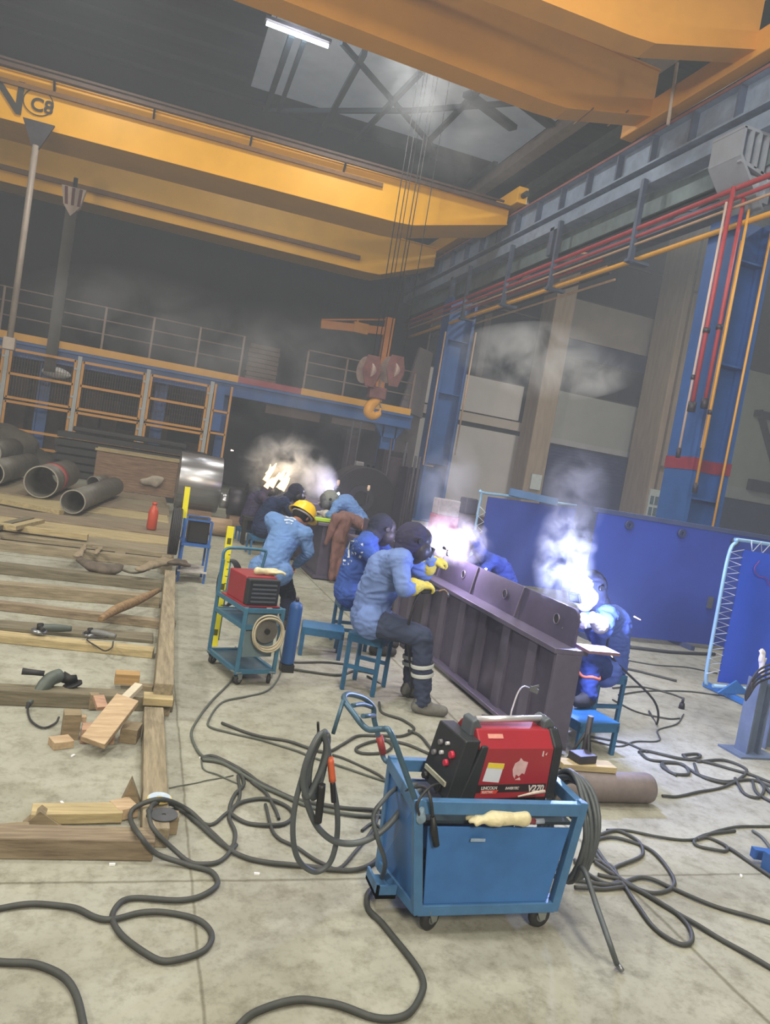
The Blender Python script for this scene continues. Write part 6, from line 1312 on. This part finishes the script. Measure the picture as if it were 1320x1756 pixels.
# ================================================================ CABLES ON THE FLOOR
CAB = mat('cable_dark', hexc('3c3e3c'), .6, 0, .25, 20, spec=.4); CAB2 = mat('cable_grey_green', hexc('50554f'), .6, 0, .2, 20)
def cable(pts, r, label, m=CAB, lift=None, group=None, k=6, pre=None, post=None, nm='cable'):
    P = []
    for i, p in enumerate(pts):
        z = r if len(p) == 2 else r+p[2]; P.append(G(p[0], p[1], z))
    if pre: P = [Vector(q) for q in pre]+P
    if post: P += [Vector(q) for q in post]
    C_ = cr(P, k)
    for i, q in enumerate(C_): q.z = max(q.z, r)+.0015*math.sin(i*.7)+.0015
    return solo(nm, MB().tube(C_, r, 8), m, label, 'cable', group)
cable([(-40, 1575), (0, 1558), (60, 1551), (120, 1556), (160, 1572), (190, 1578), (240, 1566), (300, 1567), (345, 1582), (363, 1604), (350, 1630), (300, 1648), (260, 1642), (215, 1610), (193, 1580), (200, 1555), (230, 1540), (300, 1545), (350, 1535), (373, 1515), (360, 1495), (325, 1485), (270, 1465, .03), (238, 1432, .10), (223, 1400, .06), (240, 1380, .09), (280, 1372, .10), (320, 1388, .02), (360, 1425), (400, 1462), (460, 1480), (520, 1485), (570, 1492), (620, 1490), (650, 1470), (660, 1440)], .0105, 'dark cable snaking along the floor at lower left, looping twice')
cable([(-30, 1648), (0, 1650), (60, 1655), (100, 1670), (130, 1705), (145, 1770)], .0115, 'short dark cable cutting the lower left corner')
cable([(400, 1770), (440, 1735), (510, 1716), (570, 1722), (640, 1745), (690, 1745), (718, 1715), (725, 1680), (700, 1640), (660, 1590), (632, 1560), (630, 1535), (642, 1520)], .0115, 'dark cable curling out from under the front cart to the bottom edge')
cable([(254, 1400, .10), (265, 1378, .10), (300, 1382), (330, 1405), (370, 1440), (395, 1455), (403, 1430), (393, 1400), (410, 1378), (450, 1370), (490, 1382), (502, 1400), (480, 1415), (430, 1413), (400, 1400), (394, 1385), (403, 1362), (418, 1345), (408, 1320), (380, 1305), (345, 1300)], .0095, 'dark cable tangle between the short rail and the front cart')
cable([(254, 1390, .11), (262, 1420, .10), (300, 1460, .02), (335, 1482), (375, 1478), (405, 1450)], .0095, 'dark cable loop round the dark grinding disc')
cable([(345, 1300), (370, 1298), (420, 1325), (450, 1345), (500, 1368), (560, 1382), (620, 1388), (662, 1392)], .010, 'thick dark cable running from the white tag to the front cart')
cable([(347, 1303), (385, 1310), (430, 1338), (470, 1358), (530, 1383), (600, 1398), (655, 1400)], .0095, 'second dark cable running beside the thick one to the front cart', CAB2)
cable([(300, 1385), (355, 1414), (385, 1398), (410, 1370), (408, 1330)], .008, 'thin dark cable joining the tangle near the rail')
cable([(478, 1405), (470, 1385), (455, 1360), (430, 1340)], .008, 'short cable crossing the tangle by the hanging coil')
cable([(455, 1380), (470, 1430), (510, 1455), (550, 1480), (580, 1490), (610, 1460), (640, 1420), (650, 1390)], .008, 'dark cable passing under the hanging coil')
cable([(404, 1110, .1), (402, 1140), (398, 1165), (365, 1200), (338, 1235), (328, 1260), (340, 1290), (352, 1300)], .0075, 'grey green cable from the teal cart down to the white tag', CAB2)
cable([(478, 1100, .1), (482, 1150), (462, 1182), (420, 1195), (380, 1205), (358, 1235), (362, 1248), (400, 1258), (450, 1270), (500, 1285), (540, 1300), (600, 1320), (660, 1340)], .0065, 'thin pale cable sweeping from the teal cart towards the front cart', CAB2)
cable([(345, 1305), (350, 1320), (375, 1330), (410, 1345)], .004, 'very thin lead near the white tag', CAB2)
cable([(290, 1352), (330, 1344), (360, 1338), (400, 1330)], .003, 'hair thin wire lying across the floor beside the rail', CAB2)
cable([(480, 1135), (510, 1136), (560, 1136), (600, 1140)], .009, 'cable running from the teal cart to the blue stools')
cable([(478, 1145), (530, 1152), (580, 1158), (610, 1150), (640, 1155)], .010, 'lower cable running from the teal cart under the blue stools')
cable([(650, 1205), (655, 1222), (690, 1235), (710, 1250), (690, 1262), (650, 1262), (615, 1262), (590, 1275), (560, 1290), (520, 1280), (490, 1270), (440, 1262), (380, 1240)], .009, 'dark cable curving behind the cart handle from the seated man\'s boot')
cable([(700, 1253), (720, 1262), (735, 1280), (750, 1300), (730, 1290), (690, 1275), (650, 1270), (612, 1282), (620, 1292), (660, 1290), (672, 1278), (655, 1266)], .009, 'dark cable loop left of the red welding set')
cable([(570, 1295), (600, 1305), (650, 1330), (665, 1345)], .007, 'short lead in the gap behind the cart handle')
cable([(620, 1425), (640, 1412), (655, 1428), (628, 1440)], .007, 'small cable loop left of the cart body')
# right side nest
cable([(985, 1475), (1010, 1500), (1050, 1518), (1100, 1505), (1150, 1522), (1200, 1545), (1260, 1565), (1330, 1585)], .0095, 'dark cable running from the nest beside the cart to the right edge')
cable([(1010, 1440), (1035, 1475), (1065, 1510), (1100, 1530), (1150, 1560), (1200, 1590), (1260, 1625), (1330, 1665)], .0105, 'thick cable running from the nest to the lower right edge')
cable([(985, 1510), (1040, 1518), (1065, 1515), (1090, 1550), (1120, 1590), (1160, 1618), (1185, 1615), (1180, 1588), (1150, 1560), (1100, 1530), (1060, 1505), (1020, 1480)], .0095, 'long narrow cable loop reaching towards the bottom right')
cable([(1028, 1432), (1060, 1425), (1095, 1445), (1100, 1468), (1060, 1485), (1045, 1490), (1020, 1462), (1025, 1440), (1060, 1438), (1110, 1455), (1145, 1490), (1155, 1520), (1120, 1532), (1080, 1520), (1060, 1508), (1025, 1500)], .009, 'dark cable coiled twice beside the cart coil')
cable([(985, 1480), (1020, 1475), (1050, 1488), (1060, 1505)], .009, 'short bend of cable against the cart coil')
cable([(985, 1522), (1030, 1525), (1070, 1522)], .009, 'cable end poking out along the floor right of the cart')
cable([(1040, 1424), (1080, 1425), (1130, 1436), (1190, 1440), (1230, 1425), (1270, 1418), (1330, 1417)], .0075, 'thin cable stretching from the nest to the right edge')
cable([(1195, 1440), (1215, 1437), (1245, 1452), (1240, 1460), (1200, 1452), (1190, 1443), (1210, 1432), (1260, 1425)], .0085, 'flat cable loop near the blue frame piece')
cable([(1250, 1455), (1280, 1475), (1330, 1510)], .0095, 'cable running to the right edge from the flat loop')
cable([(1290, 1425), (1310, 1440), (1330, 1470)], .0085, 'pale grey hose lying on the blue frame piece', CAB2)
cable([(1135, 1365), (1160, 1366), (1200, 1358), (1240, 1350), (1262, 1340)], .0085, 'cable from the pinkish bar to the dark coil pile')
random.seed(4)
nest = [[(1095, 1290), (1110, 1288), (1160, 1300), (1200, 1305), (1250, 1318), (1290, 1330), (1330, 1345)], [(1098, 1292), (1115, 1303), (1165, 1310), (1200, 1330), (1240, 1340), (1290, 1338), (1330, 1352)],
        [(1135, 1310), (1150, 1325), (1180, 1328), (1172, 1312), (1140, 1308), (1135, 1315), (1160, 1330)], [(1170, 1295), (1195, 1293), (1200, 1298), (1180, 1302), (1172, 1296)],
        [(1190, 1310), (1200, 1330), (1240, 1343), (1262, 1340), (1280, 1320), (1240, 1304), (1195, 1306)], [(1260, 1335), (1275, 1360), (1300, 1368), (1310, 1352), (1298, 1335), (1330, 1370)], [(1290, 1340), (1298, 1360), (1330, 1380)]]
nl = ['longest strand of the dark cable pile at the right', 'second long strand of the dark cable pile at the right', 'small loop at the left of the dark cable pile', 'tiny loop on top of the dark cable pile', 'middle ring of the dark cable pile', 'loop at the right end of the dark cable pile', 'strand leaving the dark cable pile at the right edge']
for n_, l_ in zip(nest, nl): cable(n_, .010, l_)
cable([(1000, 1262), (1040, 1268), (1075, 1275), (1110, 1290)], .008, 'cable leading from under the low step stool to the dark pile'); cable([(1010, 1270), (1060, 1280), (1090, 1272), (1130, 1270), (1128, 1252), (1160, 1242), (1172, 1225)], .006, 'thin wavy lead right of the low step stool')
cable([(1050, 1180), (1100, 1178), (1150, 1190), (1172, 1198)], .008, 'upper cable leading to the black plug on the floor'); cable([(1050, 1200), (1090, 1220), (1140, 1232), (1165, 1232)], .007, 'lower cable leading to the black plug on the floor')
cable([(1060, 1192), (1110, 1185), (1180, 1186), (1230, 1192), (1260, 1195)], .007, 'cable crossing the floor to the foot of the near screen'); cable([(1065, 1145), (1110, 1155), (1160, 1168)], .012, 'dark hose end lying on the floor behind the right stools')
cable([(1060, 1130), (1120, 1140), (1180, 1145), (1230, 1155)], .007, 'cable lying on the floor in front of the wide blue panel'); cable([(1080, 1110), (1150, 1118), (1225, 1122)], .02, 'dark rolled strip along the foot of the wide blue panel')
p = G(1168, 1215); t = thing('power_plug', 'black cable coupler standing on the floor right of the step stool', 'plug', p)
part('body', MB().cone(p+V(0, 0, .0), p+V(0, 0, .05), .028, .022, 12), BLK, t); part('neck', MB().cone(p+V(0, 0, .05), p+V(.0, 0, .10), .014, .010, 10), DSTEEL, t)
# coil hanging on the cart handle (left)
t = thing('cable_coil', 'thick grey torch cable coiled over the hook on the left of the front cart', 'cable coil', AY(545, 1300, 2.6))
HC = mat('hose_grey', hexc('4a5054'), .5, 0, .2, 12, spec=.5)
def hl(pts, r=.012, Y=2.6, m=HC, nm='cable_turn', closed=False, par=None):
    P = [AY(p[0], p[1], Y+(p[2] if len(p) > 2 else 0)) for p in pts]; return part(nm, MB().tube(cr(P, 6, closed), r, 10, closed), m, par or t)
hl([(556, 1258), (540, 1275, -.02), (527, 1310, -.04), (523, 1345, -.04), (530, 1365, -.03), (540, 1350), (553, 1310, .02), (562, 1270, .01)], closed=True); hl([(558, 1256, .02), (546, 1272), (533, 1305), (529, 1345), (537, 1368), (548, 1345, .03), (558, 1300, .03)], closed=True)
hl([(552, 1258, -.03), (534, 1285, -.05), (520, 1330, -.05), (526, 1366, -.05), (542, 1340, -.04), (560, 1290, -.03)], closed=True)
hl([(556, 1256), (530, 1300, -.02), (508, 1370, -.03), (502, 1430, -.03), (512, 1475, -.02), (540, 1495), (565, 1480, .01), (577, 1440, .01), (578, 1390, .0), (570, 1340), (563, 1290), (560, 1258)], .0105)
hl([(522, 1362, -.04), (535, 1400, -.03), (550, 1425, -.03), (575, 1443, -.03), (610, 1446, -.03), (645, 1432, -.02), (675, 1405, .0), (700, 1372, .06), (722, 1352, .1)], .012)
hl([(652, 1515, .1), (660, 1480, .0), (648, 1440, -.04), (640, 1400, -.02), (655, 1375), (680, 1352, .08), (715, 1345, .1)], .009)
hl([(566, 1300, -.02), (570, 1340, -.02)], .013, m=mat('torch_orange', hexc('c8603c'), .5), nm='orange_grip')
hl([(570, 1340, -.02), (572, 1375, -.02)], .010, m=BLK, nm='torch_head'); hl([(552, 1345, -.06), (548, 1385, -.06), (545, 1410, -.06)], .014, m=BLK, nm='holder_grip'); hl([(545, 1238), (546, 1262)], .005, m=BLK, nm='rod_end')
# coil at the right end of the cart
t = thing('cable_coil', 'thick grey cable coil hanging on the right end of the front cart', 'cable coil', (1.9, 2.65, .1))
for k in range(7):
    x = 1.862+.016*(k % 4)+.004*(k//4); rz_ = .222-.012*(k//3)+.004*(k % 2); cz = .335-.004*k
    part('cable_turn', MB().tube([V(x+.012*math.sin(a*PI/16*2+k), 2.64+.17*math.cos(a*PI/16), cz+rz_*math.sin(a*PI/16)) for a in range(32)], .0105, 8, True), HC, t)
part('hanging_end', MB().tube(cr([V(1.87, 2.50, .18), AY(1000, 1490, 2.44), AY(1025, 1560, 2.3), AY(1046, 1620, 2.18), G(1057, 1652, .03)], 6), .0105, 8), HC, t)
p = G(1057, 1652, .02); part('lug', MB().cone(p, p+V(.008, -.03, -.008), .012, .008, 10), STEEL, t)
